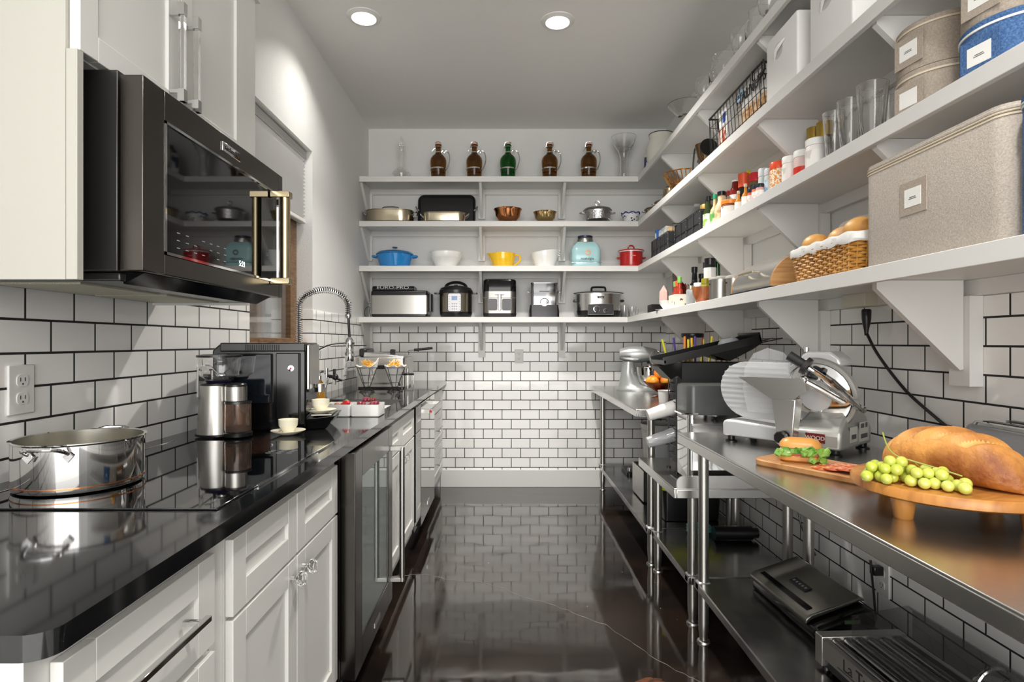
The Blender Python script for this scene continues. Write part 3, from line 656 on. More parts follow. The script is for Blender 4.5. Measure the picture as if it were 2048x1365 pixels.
M().lathe([(0,.012),(.16,.012),(.172,.02),(.178,.055),(0,.055)], seg=44, sy=.68).lathe([(0,0),(.02,0),(.02,.013),(0,.013)], c=(-.1,-.04,0), seg=10).lathe([(0,0),(.02,0),(.02,.013),(0,.013)], c=(.1,-.04,0), seg=10).build('black_base', BLACK, t)
M().lathe([(0,.056),(.178,.056),(.183,.188),(0,.188)], seg=44, sy=.68).build('steel_housing', STEEL, t)
M().lathe([(0,.1885),(.188,.1885),(.188,.1935),(0,.1935)], seg=44, sy=.68).build('pale_rim', CERAM, t)
M().lathe([(0,.194),(.199,.194),(.204,.198),(.15,.207),(0,.209)], seg=44, sy=.68).build('black_lid', BLACK, t)
M().tube(spline([(-.055,0,.205),(-.055,0,.235),(-.04,0,.246),(.04,0,.246),(.055,0,.235),(.055,0,.205)],4), .008, 8).build('lid_handle', BLACK, t)
for sx in (-1,1): M().box(sx*.18-.022,sx*.18+.022,-.03,.03,.125,.145).build('side_handle', BLACK, t, bevel=.005)
M().box(-.1,.095,-.1335,-.112,.022,.102).build('control_panel', BLACK, t, bevel=.003)
M().box(-.103,.098,-.1325,-.112,.019,.105).build('panel_border', CHROME, t, bevel=.003)
for x_, z_, r_ in ((-.035,.064,.026),(.033,.052,.016)):
    f = M(Matrix.Translation((x_,-.1335,z_)) @ Matrix.Rotation(R(90),4,'X')); f.lathe([(r_*.82,0),(r_,0),(r_,.004),(r_*.82,.005)], seg=24).build('dial_ring', CHROME, t); f = M(Matrix.Translation((x_,-.1335,z_)) @ Matrix.Rotation(R(90),4,'X')); f.lathe([(0,0),(r_*.78,0),(r_*.74,.016),(0,.017)], seg=24).build('dial', BLACK, t)
M().box(-.028,.025,-.127,-.11,.148,.166).build('brand_plate', BLACK, t)
text('brand_lettering', 'Ninja', .014, WHITE, t, (-.0015,-.1275,.157), FC)
# small glasses at the corner
def tumbler(label, loc, r, h, grp, m_=None, name='drinking_glass', seg=14):
    t = M().lathe(shell([(0,0),(r*.72,0),(r*.78,h*.1),(r*.95,h*.6),(r,h)], .003), seg=seg).build(name, m_ or GLASS, loc=loc)
    return tag(t, label, 'glass', grp)
for i, (px, y, r, h) in enumerate(((1249,4.62,.034,.10),(1262,4.58,.034,.085),(1272,4.66,.03,.07))):
    tumbler(['small clear cut glass right beside the oval slow cooker','small clear glass, middle one of three in the shelf corner','lowest clear glass next to the black box in the shelf corner'][i], (bx(px), y, S1), r, h, 'small clear glasses in the shelf corner')
# ---------------------------------------------------------------- things on the left worktop
CT = .8875
# stockpot on the cooktop
t = thing('stockpot', 'polished stainless stockpot with riveted loop handles and a copper band', 'pot', (-.949, 1.288, .8915))
r = .122
M().loft([[(q_*math.cos(2*PI*i/64), q_*math.sin(2*PI*i/64), z_) for i in range(64)] for q_, z_ in ((.0005,0),(r*.93,0),(r*.985,.003),(r,.01),(r,.1),(r+.004,.1035),(r+.004,.1055),(r-.003,.1045))], cap1=False).build('pot_body', mat('polished_steel','d0cfcd',.06,1.0), t)
M().loft([[(q_*math.cos(2*PI*i/64), q_*math.sin(2*PI*i/64), z_) for i in range(64)] for q_, z_ in ((r-.003,.1045),(r-.003,.012),(r-.008,.008),(.0005,.008))], cap0=False).build('pot_interior', mat('pot_inside','dbd9d2',.22,1.0), t)
M().lathe([(r+.0003,.0125),(r+.0012,.0125),(r+.0012,.0150),(r+.0003,.0150)], seg=64).build('copper_band', COPPER, t)
for an in (R(281), R(101)):
    mx = Matrix.Rotation(an,4,'Z')
    h = M(mx).tube(spline([(r-.001,-.036,.086),(r+.012,-.036,.092),(r+.034,-.028,.101),(r+.040,0,.103),(r+.034,.028,.101),(r+.012,.036,.092),(r-.001,.036,.086)],5), .0042, 8)
    for s in (-1,1):
        h.loft([[(r+x_, s*.036+a, .082+b_) for a, b_ in ((-.010,0),(0,-.012),(.010,0),(0,.010))] for x_ in (0,.005)])
    h.build('loop_handle', CHROME, t, smooth=True)
# burr grinder
t = thing('coffee_grinder', 'brushed steel coffee grinder with a clear bean hopper and ground-coffee bin', 'grinder', (-.985, 1.96, .8925), R(-6))
M().rbox(.062,.058,.05,[(0,0),(0,.006)], n=8).build('base_ring', BLACK, t)
M().lathe([(0,.0065),(.060,.0065),(.049,.168),(0,.168)], seg=40).build('steel_body', BRUSH, t)
M().lathe([(0,.1685),(.050,.1685),(.048,.176),(0,.178)], seg=36).m(0).lathe([(0,.148),(.033,.148),(.033,.172),(.03,.176),(0,.177)], c=(.078,-.012,0), seg=30).build('black_top', BLACK, t)
M().lathe([(.0,.118),(.0345,.118),(.0345,.165),(.0,.165)], c=(.078,-.012,0), seg=30).build('chute_ring', BRUSH, t)
M().lathe(shell([(0,.016),(.040,.016),(.042,.02),(.041,.108)],.002), c=(.085,-.012,0), seg=30).build('grounds_bin', mat('smoky_glass','d8b8a4',.03,trans=.9,ior=1.4), t)
M().lathe([(0,0),(.045,0),(.046,.012),(.04,.016),(0,.016)], c=(.085,-.012,0), seg=30).build('bin_base', BLACK, t); M().lathe([(0,.109),(.043,.109),(.042,.116),(0,.117)], c=(.085,-.012,0), seg=30).build('bin_lid', BLACK, t)
M().lathe([(0,.0185),(.038,.0185),(.036,.03),(.02,.034),(0,.036)], c=(.085,-.012,0), seg=24).build('ground_coffee', mat('coffee_powder','3a2028',.9), t)
M().lathe(shell([(0,.186),(.040,.186),(.060,.2),(.068,.262)],.002), c=(.012,0,0), seg=40).build('bean_hopper', GLASS, t)
M().lathe([(0,.178),(.04,.178),(.046,.186),(0,.188)], c=(.012,0,0), seg=30).build('hopper_seat', mat('violet_black','1d1a33',.2), t)
M().lathe([(.056,.263),(.071,.263),(.071,.270),(.056,.272)], c=(.012,0,0), seg=40).box(-.05,.075,-.008,.008,.264,.271).build('hopper_rim', BLACK, t)
M().tube(spline([(-.04,.0,.235),(-.02,0,.232),(.0,0,.215),(.012,0,.205)],5), .003, 6).ball((.018,0,.202), .014, sc=(1.3,1,.5)).build('scoop', CHROME, t)
# espresso machine
t = thing('coffee_machine', 'black automatic coffee machine with a chrome-edged front', 'coffee machine', (-.725, 2.08, CT), R(8))
M().prism([(-.32,0),(0,0),(0,.317),(-.29,.317),(-.32,.29)], 'y', .012, .235).build('housing', BGLOSS, t, bevel=.006)
M().box(-.29,.0,-.001,.238,.285,.3165).build('top_cover', BLACK, t, bevel=.004)
M().box(-.27,-.115,-.002,.012,.10,.278).build('water_tank', mat('tinted_tank','12161c',.06,ior=1.4), t, bevel=.004)
M().box(-.1,-.02,-.006,.012,.02,.28).build('side_door', BGLOSS, t, bevel=.003)
f = M(Matrix.Translation((-.048,-.0065,.225)) @ Matrix.Rotation(R(90),4,'X')); f.lathe([(0,0),(.011,0),(.011,.002),(0,.003)], seg=10).build('chrome_knob', CHROME, t)
f = M(Matrix.Translation((-.048,-.0095,.225)) @ Matrix.Rotation(R(90),4,'X')); f.lathe([(0,0),(.004,0),(.004,.001),(0,.001)], seg=10).build('red_dot', mat('red_enamel','c02a2a',.3), t)
M().box(-.0,.012,.02,.215,.145,.31).build('chrome_front', mat('satin_front','8e8c88',.3,1.0), t, bevel=.003)
M().lathe([(0,0),(.02,0),(.02,.03),(0,.03)], c=(.03,.12,.13)).build('spout', CHROME, t)
vt = M()
for i in range(16): vt.box(-.205+i*.0075,-.2015+i*.0075,-.0022,.0,.29,.31)
vt.build('vent_slots', BLACKM, t, smooth=False)
dt = M().loft([[(.0,.03,.0),(.06,.05,.0),(.06,.19,.0),(0,.2,.0)],[(.0,.02,.02),(.085,.04,.025),(.085,.2,.025),(0,.215,.02)],[(.0,.01,.04),(.10,.03,.047),(.115,.12,.05),(.10,.2,.05),(.0,.22,.05)][:2]+[(.10,.2,.05),(.0,.22,.05)]])
dt.build('drip_tray', BGLOSS, t, bevel=.002)
M().box(.012,.085,.045,.185,.0485,.0515).build('tray_grate', mat('grate_steel','9c988c',.3,1.0), t)
# cups and saucers
def cup(label, loc):
    t = thing('espresso_cup', label, 'cup', loc, R(115), 'cream espresso cups')
    M().lathe([(0,0),(.016,0),(.018,.004),(.022,.014),(.028,.022),(.031,.027),(.0325,.048),(.0305,.048),(.029,.028),(.02,.012),(0,.01)], seg=32).build('cup_body', CERW, t)
    M().tube(spline([(.030,0,.040),(.044,0,.040),(.044,0,.026),(.028,0,.022)],4), .0035, 6).build('cup_handle', CERW, t)
    return t
def saucer(label, loc):
    return tag(M().lathe([(0,0),(.022,0),(.03,.003),(.056,.014),(.0575,.016),(.054,.016),(.03,.006),(0,.005)], seg=40).build('saucer', CERW, loc=loc), label, 'saucer', 'cream saucers')
cup('cream espresso cup standing on the worktop in front of the coffee machine', (-.752, 1.99, CT+.0055)); saucer('cream saucer flat on the black worktop', (-.752, 1.99, CT))
cup('cream espresso cup raised on the drip tray of the coffee machine', (-.697, 2.165, CT+.0515+.0055)); saucer('cream saucer on the drip tray of the coffee machine', (-.697, 2.165, CT+.0515))
# fruit boxes
def fbox(label, x0, x1, y0, y1):
    t = thing('serving_bowl', label, 'bowl', ((x0+x1)/2, (y0+y1)/2, CT), 0, 'square white serving bowls')
    hx, hy_ = (x1-x0)/2, (y1-y0)/2
    M().rbox(hx, hy_, .008, [(.004,0),(0,.003),(0,.052),(.005,.052),(.005,.006),(.006,.005)]).build('bowl_body', CERAM, t); return t
fbox('square white bowl of strawberries and cut fruit, the left one', -.785, -.668, 2.46, 2.58)
fbox('square white bowl of red grapes at the edge of the sink', -.664, -.543, 2.46, 2.58)
RB = mat('berry_red', 'c8202c', .3, noise=(30,'8e1018',.4,.7,(1,1,1)))
LEAFG = mat('leaf_green', '4d7a2a', .5)
random.seed(11)
for i, (x, y, z, s) in enumerate(((-.76,2.50,.036,.015),(-.735,2.49,.034,.014),(-.71,2.51,.040,.015),(-.69,2.49,.052,.018),(-.70,2.545,.036,.016),(-.75,2.55,.034,.016))):
    t = thing('strawberry', ['red strawberry at the left side of the white bowl','small red strawberry near the front rim of the white bowl','strawberry in the middle of the white bowl','large red strawberry on top, at the right corner of the white bowl','strawberry at the back right of the white bowl','strawberry at the back left of the white bowl'][i], 'strawberry', (x, y, CT+z+.002), random.uniform(0,6), 'strawberries in the white bowl')
    M().lathe([(0,-s*1.2),(s*.45,-s*.9),(s*.85,-.2*s),(s*.95,.3*s),(s*.6,.75*s),(0,.8*s)], seg=14).build('berry', RB, t)
    M().lathe([(0,.78*s),(s*.7,.7*s),(s*.3,.95*s),(0,.9*s)], seg=6).build('green_cap', LEAFG, t)
t = thing('red_grapes', 'bunch of red grapes heaped in the white bowl', 'grapes', (-.603, 2.52, CT+.034))
GR = mat('red_grape', '6e2238', .12, sss=.15, noise=(9,'a84a52',.35,.7,(1,1,1)))
gp = [(random.uniform(-.042,.042), random.uniform(-.042,.042), .0) for _ in range(18)]+[(random.uniform(-.035,.035), random.uniform(-.03,.03), .016) for _ in range(14)]+[(random.uniform(-.02,.02), random.uniform(-.018,.018), .032) for _ in range(7)]
for x, y, z in gp: M().ball((x,y,z+.002), .0105, 12, 8).build('grape', GR, t)
M().tube(spline([(.01,0,.02),(.018,0,.045),(.03,.01,.056)],4), .0015, 6).build('grape_stem', LEAFG, t)
# soap bottle behind the machine
t = thing('soap_bottle', 'small clear soap bottle with amber liquid beside the sink', 'bottle', (-.94, 2.9, CT))
M().lathe([(0,0),(.026,0),(.028,.004),(.028,.10),(.012,.125),(.011,.13),(0,.13)], seg=22).build('bottle_body', mat('soap_amber','e0a030',.05,trans=.6), t)
M().lathe([(0,.131),(.012,.131),(.012,.15),(.004,.152),(.004,.17),(0,.17)], seg=14).box(-.005,.03,-.005,.005,.170,.178).build('pump', CHROME, t)
# sprung kitchen tap
FX, FY = -1.052, 2.93
t = thing('kitchen_tap', 'tall chrome spring-neck kitchen tap with a pull-down spray head', 'tap', (FX, FY, CT))
M().lathe([(0,0),(.028,0),(.028,.01),(.017,.016),(.017,.20),(.014,.205),(0,.205)], seg=22).build('tap_body', CHROME, t)
path = [(0,0,.2+.3*i/20) for i in range(20)]+[(.125-.125*math.cos(a), 0, .5+.085*math.sin(a)) for a in [PI*i/40 for i in range(40)]]+[(.25,0,.5-.045*i/6) for i in range(7)]
M().tube(path, .0065, 8).build('black_hose', BLACK, t)
dense = spline(path, 12); L = [0]
for a, b_ in zip(dense, dense[1:]): L.append(L[-1]+(Vector(b_)-Vector(a)).length)
co = []; turns = 62; N = turns*9; j = 0
for i in range(N):
    s = L[-1]*i/(N-1)
    while j < len(L)-2 and L[j+1] < s: j += 1
    p = Vector(dense[j]).lerp(Vector(dense[j+1]), (s-L[j])/max(L[j+1]-L[j],1e-6)); tg = (Vector(dense[j+1])-Vector(dense[j])).normalized()
    n_ = Vector((0,1,0)); b3 = tg.cross(n_); a = 2*PI*i/9
    co.append(tuple(p+(n_*math.cos(a)+b3*math.sin(a))*.0155))
M().tube(co, .0023, 6).build('coil_spring', CHROME, t)
M().cyl((.25,0,.455),(.255,0,.345),.0065).build('hose_end', BLACK, t)
M().lathe([(.0,0),(.021,0),(.024,.006),(.024,.04),(.018,.05),(.017,.085),(.020,.09),(.020,.105),(.012,.12),(0,.122)], c=(.256,0,.222), seg=22).build('spray_head', CHROME, t)
M().lathe([(0,0),(.012,0),(.015,.012),(.015,.022),(0,.022)], c=(.25,0,.44), seg=16).build('spring_collar', CHROME, t)
M().tube(spline([(.015,0,.19),(.05,0,.235),(.11,0,.285),(.18,0,.31),(.238,0,.312)],6), .0055, 8).lathe([(.019,.0),(.026,.0),(.026,.012),(.019,.012)], c=(.256,0,.306), seg=18).build('support_arm', CHROME, t)
t = thing('filter_tap', 'short chrome valve tap with a black lever on the tiles by the sink', 'tap', (-1.045, 3.32, CT))
M().lathe([(0,0),(.015,0),(.012,.02),(.012,.06),(0,.06)]).cyl((0,0,.05),(.02,0,.12),.008).cyl((.01,0,.08),(.01,0,.17),.012).cyl((.055,0,.075),(.055,0,.12),.011).build('tap_body', CHROME, t)
M().cyl((.015,0,.125),(.05,0,.12),.010).cyl((.055,0,.12),(.055,0,.165),.008).ball((.06,0,.118),.019).cyl((.07,0,.11),(.1,0,.098),.007).build('black_lever', BLACK, t)
# fryer on the worktop
t = thing('countertop_fryer', 'stainless worktop fryer with a lid and a black basket handle', 'fryer', (-.865, 4.16, CT))
M().rbox(.165,.195,.02,[(0,.012),(0,.21),(.003,.214)]).build('steel_housing', BRUSH, t)
M().rbox(.16,.19,.02,[(0,0),(0,.0115)]).build('black_base', BLACK, t)
M().loft([[(-.125,-.17,.215),(.16,-.17,.215),(.16,.17,.215),(-.125,.17,.215)],[(-.12,-.165,.25),(.15,-.165,.225),(.15,.165,.225),(-.12,.165,.25)]]).build('steel_lid', STEEL, t, bevel=.006)
M().box(-.168,-.115,-.12,.12,.215,.275).build('hinge_block', BLACK, t, bevel=.012)
M().box(.03,.065,-.02,.02,.235,.268).build('lid_knob', BLACK, t, bevel=.005)
M().tube(spline([(.14,-.10,.235),(.165,-.10,.25),(.185,-.10,.262),(.23,-.10,.264)],4), .003, 6).build('basket_wire', CHROME, t)
M().cyl((.215,-.10,.264),(.345,-.10,.278),.009).build('basket_handle', BLACK, t)
M().box(-.06,.03,-.1975,-.194,.135,.16).build('display', BLACK, t); M().box(-.08,.08,-.1985,-.194,.03,.042).build('front_groove', STEELD, t)
t = thing('glass_jug', 'small glass jug with a black spouted lid in front of the fryer', 'jug', (-.655, 3.83, CT))
M().lathe(shell([(0,0),(.040,0),(.042,.004),(.040,.10)],.002)).build('glass_body', GLASS, t)
M().lathe([(0,.101),(.043,.101),(.04,.112),(0,.115)]).tube(spline([(-.03,0,.108),(-.058,0,.10),(-.063,0,.06),(-.05,0,.03)],4), .005, 6).build('black_lid', BLACK, t)
M().lathe([(0,.115),(.01,.115),(.012,.14),(.006,.155),(0,.156)]).build('lid_knob', CHROME, t)
# chips in wire cones
PAP = mat('greaseproof_paper', 'e9e6e2', .8); FRY = mat('potato_chip', 'efc35a', .5, noise=(20,'d9972f',.45,.75,(1,1,1)))
def cone(label, x, y, k):
    t = thing('cone_stand', 'black wire cone stand, the '+label+' one of the two before the fryer', 'stand', (x, y, CT), k, 'black wire cone stands')
    w_ = M()
    for z_, rr in ((.156,.064),(.11,.047),(.06,.029)): w_.tube([(rr*math.cos(a), rr*math.sin(a), z_) for a in [2*PI*i/24 for i in range(24)]], .002, 6, True)
    for i in range(6):
        a = 2*PI*i/6; w_.tube([(.064*math.cos(a),.064*math.sin(a),.156),(.018*math.cos(a),.018*math.sin(a),.03),(.02*math.cos(a),.02*math.sin(a),.02),(.045*math.cos(a),.045*math.sin(a),.0025)], .002, 6)
    w_.tube([(.048*math.cos(a), .048*math.sin(a), .0025) for a in [2*PI*i/24 for i in range(24)]], .0022, 6, True)
    w_.build('wire_frame', WIRE, t)
    random.seed(k*9+3)
    rings = []
    for z_, rr in ((.035,.014),(.155,.059),(.168,.068)):
        rings.append([(rr*math.cos(a)*(1+.1*math.sin(5*a+k)), rr*math.sin(a)*(1+.1*math.sin(4*a)), z_+(.045*max(0,math.cos(a-1.2*k-.3))**4+.006*math.sin(7*a) if z_ > .16 else 0)) for a in [2*PI*i/40 for i in range(40)]])
    rings += [[(p[0]*.95, p[1]*.95, p[2]+.001) for p in rr] for rr in (rings[2], rings[1])]+[[(p[0]*.9,p[1]*.9,p[2]+.002) for p in rings[0]]]
    tag(M().loft(rings).build('paper_liner', PAP, loc=(x,y,CT)), 'crinkled white paper cone in the '+label+' wire stand', 'paper', 'paper cones')
    ch = thing('potato_chips', 'golden chips heaped in the '+label+' paper cone', 'chips', (x, y, CT), 0, 'portions of chips')
    for i in range(34):
        a = random.uniform(0,2*PI); rr = random.uniform(0,.042); L_ = random.uniform(.04,.065)
        q = Vector((random.uniform(-1,1), random.uniform(-1,1), random.uniform(.05,.8))).normalized()
        p = Vector((rr*math.cos(a), rr*math.sin(a), .165+random.uniform(0,.03)*(1-rr/.05)))
        M().cyl(p-q*L_*.3, p+q*L_*.55*(1 if rr < .03 else .7), .0035, .0035, 4).build('chip', FRY, ch, smooth=False)
cone('left', -.894, 3.70, 0); cone('right', -.720, 3.72, 1)
# ---------------------------------------------------------------- steel tables on the right
def st_table(label, x0, x1, y0, y1, zt, zs, lip=False, group='steel work tables'):
    t = thing('steel_table', label, 'table', (0,0,0), 0, group)
    tp = M().box(x0,x1,y0,y1,zt-.006,zt).box(x0,x0+.012,y0,y1,zt-.042,zt-.006).box(x1-.012,x1,y0,y1,zt-.042,zt-.006).box(x0+.012,x1-.012,y0,y0+.012,zt-.042,zt-.006).box(x0+.012,x1-.012,y1-.012,y1,zt-.042,zt-.006)
    tp.build('tabletop', STEEL, t, bevel=.0022)
    if lip:
        poly = [(x0+.012, zt)]+[(x0+.012+.03-.03*math.cos(a), zt+.022+.03*math.sin(a)) for a in [PI/2*i/6 for i in range(7)]]+[(x1, zt+.052), (x1, zt)]
        M().prism(poly, 'y', y0, y0+.008).box(x1-.008,x1,y0,y1,zt,zt+.052).build('raised_edge', STEEL, t, smooth=True)
    M().box(x0+.065,x1-.05,y0+.012,y1-.012,zs-.004,zs).box(x0+.065,x0+.075,y0+.012,y1-.012,zs-.034,zs-.004).box(x1-.06,x1-.05,y0+.012,y1-.012,zs-.034,zs-.004).box(x0+.075,x1-.06,y0+.012,y0+.02,zs-.034,zs-.004).box(x0+.075,x1-.06,y1-.02,y1-.012,zs-.034,zs-.004).build('undershelf', STEELD, t, bevel=.0015)
    for x in (x0+.092, x1-.085):
        for y in (y0+.045, y1-.045):
            l = M().cyl((x,y,.075),(x,y,zt-.007),.0205,seg=20)
            l.lathe([(.0,.012),(.016,.012),(.016,.03),(.0195,.05),(.0195,.075),(0,.075)], c=(x,y,0), seg=16).lathe([(0,0),(.026,0),(.024,.008),(.01,.012),(0,.012)], c=(x,y,0), seg=18)
            lo = l.build('leg', BRUSH, t)
            M().box(x-.027,x+.024,y-.024,y+.024,zs-.036,zs+.004).build('leg_bracket', mat('cast_aluminium','cfd0d0',.4,.8), lo, bevel=.008)
    return t
T1Z, T2Z, T3Z = .837, .59, .847; U1, U2, U3 = .242, .212, .205
st_table('nearest stainless steel table, carrying the slicer and the bread', .70, 1.30, .45, 2.367, T1Z, U1)
st_table('low stainless equipment stand with a raised edge between the two taller tables', .705, 1.29, 2.43, 3.085, T2Z, U2, True)
st_table('farthest stainless steel table in the corner, carrying the stand mixer', .694, 1.30, 3.092, 4.77, T3Z, U3)

# ------------------------------------------------ slicer
ALU = mat('cast_alu', 'bdbdb9', .4, .6); ALUW = mat('anodised_white', 'e6e7e8', .3, .35)
u = Vector((.64,-.77,0)).normalized(); an = math.atan2(u.y, u.x)
t = thing('meat_slicer', 'aluminium electric meat slicer with a round blade and black grip', 'slicer', (.945, 2.03, T1Z), an)
M().prism([(-.19,.022),(.11,.022),(.11,.066),(.02,.074),(-.14,.082),(-.178,.082),(-.19,.07)], 'y', -.02, .19).build('base', ALUW, t, bevel=.008)
hs = M().loft([[(.06,-.035,.02),(.225,-.035,.02),(.225,.235,.02),(.06,.235,.02)],[(.06,-.035,.075),(.225,-.035,.075),(.225,.235,.075),(.06,.235,.075)],[(.07,.05,.10),(.215,.03,.12),(.205,.235,.12),(.07,.235,.12)],[(.09,.085,.18),(.185,.085,.20),(.175,.21,.20),(.09,.21,.18)],[(.105,.085,.24),(.16,.085,.25),(.155,.17,.25),(.105,.17,.24)]])
hs.build('motor_housing', ALU, t, bevel=.01)
for x, y in ((-.165,.0),(.08,-.015),(.2,-.01),(.205,.21),(-.165,.165)):
    M().lathe([(0,0),(.022,0),(.022,.004),(.013,.008),(.013,.024),(0,.024)], c=(x,y,0), seg=16).build('foot', BLACK, t)
tilt = Matrix.Translation((0,.05,0)) @ Matrix.Rotation(R(8),4,'X')
gp = M(tilt); n = 18
poly = [(.045,.09),(.04,.298)]+[(-.12-.10*math.sin(a)*1.0, .194+.104*math.cos(a)) for a in [PI*i/14 for i in range(15)]]
gp.prism(poly, 'y', 0, .014)
for i in range(9):
    z_ = .125+i*.019; hw = .1*math.sqrt(max(0,1-((z_-.194)/.104)**2)); gp.box(-.118-hw,.035,-.004,.0005,z_,z_+.006)
gp.build('gauge_plate', ALUW, t, smooth=False)
bc = (.125,.19)
f = M(Matrix.Translation((bc[0],.035,bc[1])) @ Matrix.Rotation(R(98),4,'X'))
f.lathe([(0,.012),(.05,.012),(.055,.018),(.098,.008),(.108,.003),(.108,0),(0,0)], seg=56).build('blade', CHROME, t)
f = M(Matrix.Translation((bc[0],.045,bc[1])) @ Matrix.Rotation(R(98),4,'X'))
f.lathe([(.110,-.006),(.125,-.006),(.129,.004),(.125,.014),(.112,.014)], seg=56).m(0).lathe([(0,-.03),(.116,-.03),(.122,-.008),(0,-.008)], seg=48).build('blade_guard', ALU, t)
f = M(Matrix.Translation((bc[0],.028,bc[1])) @ Matrix.Rotation(R(98),4,'X'))
f.lathe([(0,.010),(.076,.006),(.079,.001),(0,.001)], seg=48).box(-.03,-.01,.02,.024,.008,.0105).box(-.03,-.01,.03,.034,.008,.0105).build('blade_cover', ALUW, t)
M().prism([(.055,.282),(.075,.328),(.095,.338),(.165,.338),(.195,.315),(.2,.29)], 'y', .035, .14).build('sharpener_cover', ALUW, t, bevel=.008)
M().lathe([(0,0),(.009,0),(.009,.015),(0,.016)], c=(.08,.06,.336), seg=12).build('top_screw', CHROME, t)
# product tray and its stem
tr = M().loft([[(-.075,-.10,.245),(.135,-.10,.235),(.135,-.02,.24),(-.075,-.02,.25)],[(-.071,-.10,.241),(.131,-.10,.231),(.131,-.02,.236),(-.071,-.02,.246)]])
tr.prism([(-.08,.248),(.14,.252),(.15,.215),(.105,.18),(.035,.18)], 'y', -.106, -.100)
tr.build('product_tray', STEEL, t, smooth=False)
M().loft([[(.035,-.105,.182),(.115,-.105,.182),(.115,-.05,.182),(.035,-.05,.182)],[(.055,-.105,.05),(.105,-.105,.05),(.105,-.06,.05),(.055,-.06,.05)],[(.055,-.105,.03),(.105,-.105,.03),(.105,-.06,.03),(.055,-.06,.03)]]).build('tray_stem', STEEL, t, bevel=.003)
f = M(Matrix.Translation((.075,-.1055,.055)) @ Matrix.Rotation(R(90),4,'X')); f.lathe([(0,0),(.008,0),(.008,.006),(.022,.008),(.022,.02),(.018,.023),(0,.023)], seg=9).build('black_knob', BLACK, t)
gd = M(Matrix.Translation((.0,-.015,0)) @ Matrix.Rotation(R(4),4,'X'))
gd.prism([(-.09,.12),(-.105,.20),(-.095,.28),(-.06,.33),(-.01,.35),(.045,.335),(.085,.29),(.03,.20),(.02,.12)], 'y', 0, .003)
gd.build('clear_guard', THING, t, smooth=False)
M().cyl((.085,-.085,.325),(.135,-.075,.292),.0165,.0155).build('grip', BLACKM, t)
M().cyl((.130,-.076,.295),(.142,-.0735,.287),.030,.029,24).build('grip_flange', BLACKM, t)
M().tube([(.142,-.0735,.287),(.19,-.04,.245),(.255,.02,.165),(.262,.05,.15)], [.008,.008,.011,.011], 10).build('push_arm', CHROME, t)
M().tube([(.13,-.08,.245),(.165,-.06,.222),(.225,-.01,.175)], .010, 10).ball((.13,-.082,.246),.014).build('pivot_arm', STEEL, t)
f = M(Matrix.Translation((-.192,.05,.05)) @ Matrix.Rotation(R(-90),4,'Y')); f.lathe([(0,0),(.022,0),(.022,.022),(0,.023)], seg=14).build('gauge_dial', BLACK, t)
M().box(.118,.178,-.0385,-.034,.040,.070).build('name_plate', mat('maroon_plate','6d1f1b',.3), t)
text('plate_lettering', 'WOOD', .018, WHITE, t, (.148,-.0392,.055), FC)
sk_ = M().box(.2255,.2265,.04,.10,.04,.09).box(.2255,.2265,.12,.2,.035,.10).m(1).box(.2262,.2268,.13,.16,.08,.095).box(.2262,.2268,.17,.19,.08,.096).box(.2262,.2268,.05,.09,.05,.065).box(.2262,.2268,.13,.19,.045,.06)
sk_.build('rating_labels', [mat('sticker','d5d5cc',.5), mat('dark_print')], t, smooth=False)

# ------------------------------------------------ board with sandwich
t = thing('cutting_board', 'long acacia cutting board under the sandwich and the salami', 'board', (.900, 1.655, T1Z), R(-58))
M().rbox(.165,.089,.04,[(.003,0),(0,.004),(0,.016),(.003,.019)], n=8).build('board_body', mat('board_wood','cf9a63',.4,noise=(5,'a36a3a',.35,.7,(3,20,3))), t)
t = thing('sandwich', 'bread roll sandwich with lettuce, egg and ham on the cutting board', 'sandwich', (.865, 1.70, T1Z+.0195), R(-25))
BUN = mat('bun_crust', 'e0a556', .35, noise=(7,'b8702a',.4,.72,(1,1,1)), sss=.1)
M().rbox(.057,.036,.03,[(.008,0),(0,.006),(0,.016),(.003,.02)], n=7).build('bottom_bun', BUN, t)
M().rbox(.057,.036,.032,[(.004,.038),(0,.043),(.002,.052),(.01,.062),(.022,.067),(.03,.069)], n=7).build('top_bun', BUN, t)
M().rbox(.058,.034,.02,[(0,.0205),(-.003,.024),(0,.028)]).build('ham_slice', mat('ham','c9776a',.4), t)
M().rbox(.055,.038,.02,[(0,.0285),(.002,.033)]).build('egg_slice', mat('egg','efe5b8',.4), t)
lt = M(); random.seed(5)
for i in range(26):
    x = random.uniform(-.06,.065); y = -.036-random.uniform(0,.012); z_ = random.uniform(.024,.04) if x < .02 else random.uniform(.004,.04)
    s = random.uniform(.008,.014); vs = []
    for k_ in range(9): 
        a = 2*PI*k_/9; vs.append((x+s*math.cos(a)*random.uniform(.7,1.3), y+random.uniform(-.006,.006), z_+s*math.sin(a)*random.uniform(.6,1.1)))
    lt.loft([vs, [(p[0]+.001,p[1]+.0015,p[2]+.001) for p in vs]])
lt.build('lettuce', mat('lettuce','4f8a2b',.4,noise=(30,'9cc45c',.4,.7,(1,1,1))), t, smooth=False)
SAL = mat('salami', 'cf5a33', .35, noise=(60,'f0b483',.45,.6,(1,1,1)))
i = 0
for dx in range(4):
    for dy in range(2):
        lx, ly = -.02+dx*.034, -.022+dy*.042
        x = .905+lx*math.cos(R(-58))-ly*math.sin(R(-58)); y = 1.595+lx*math.sin(R(-58))+ly*math.cos(R(-58))
        o = M().lathe([(0,0),(.029,0),(.0295,.001),(.029,.002),(0,.0022)], seg=26).build('salami_slice', SAL, loc=(x, y, T1Z+.0196+.0023*i))
        tag(o, 'thin marbled red salami slice in the overlapping row on the cutting board', 'salami', 'salami slices on the cutting board'); i += 1
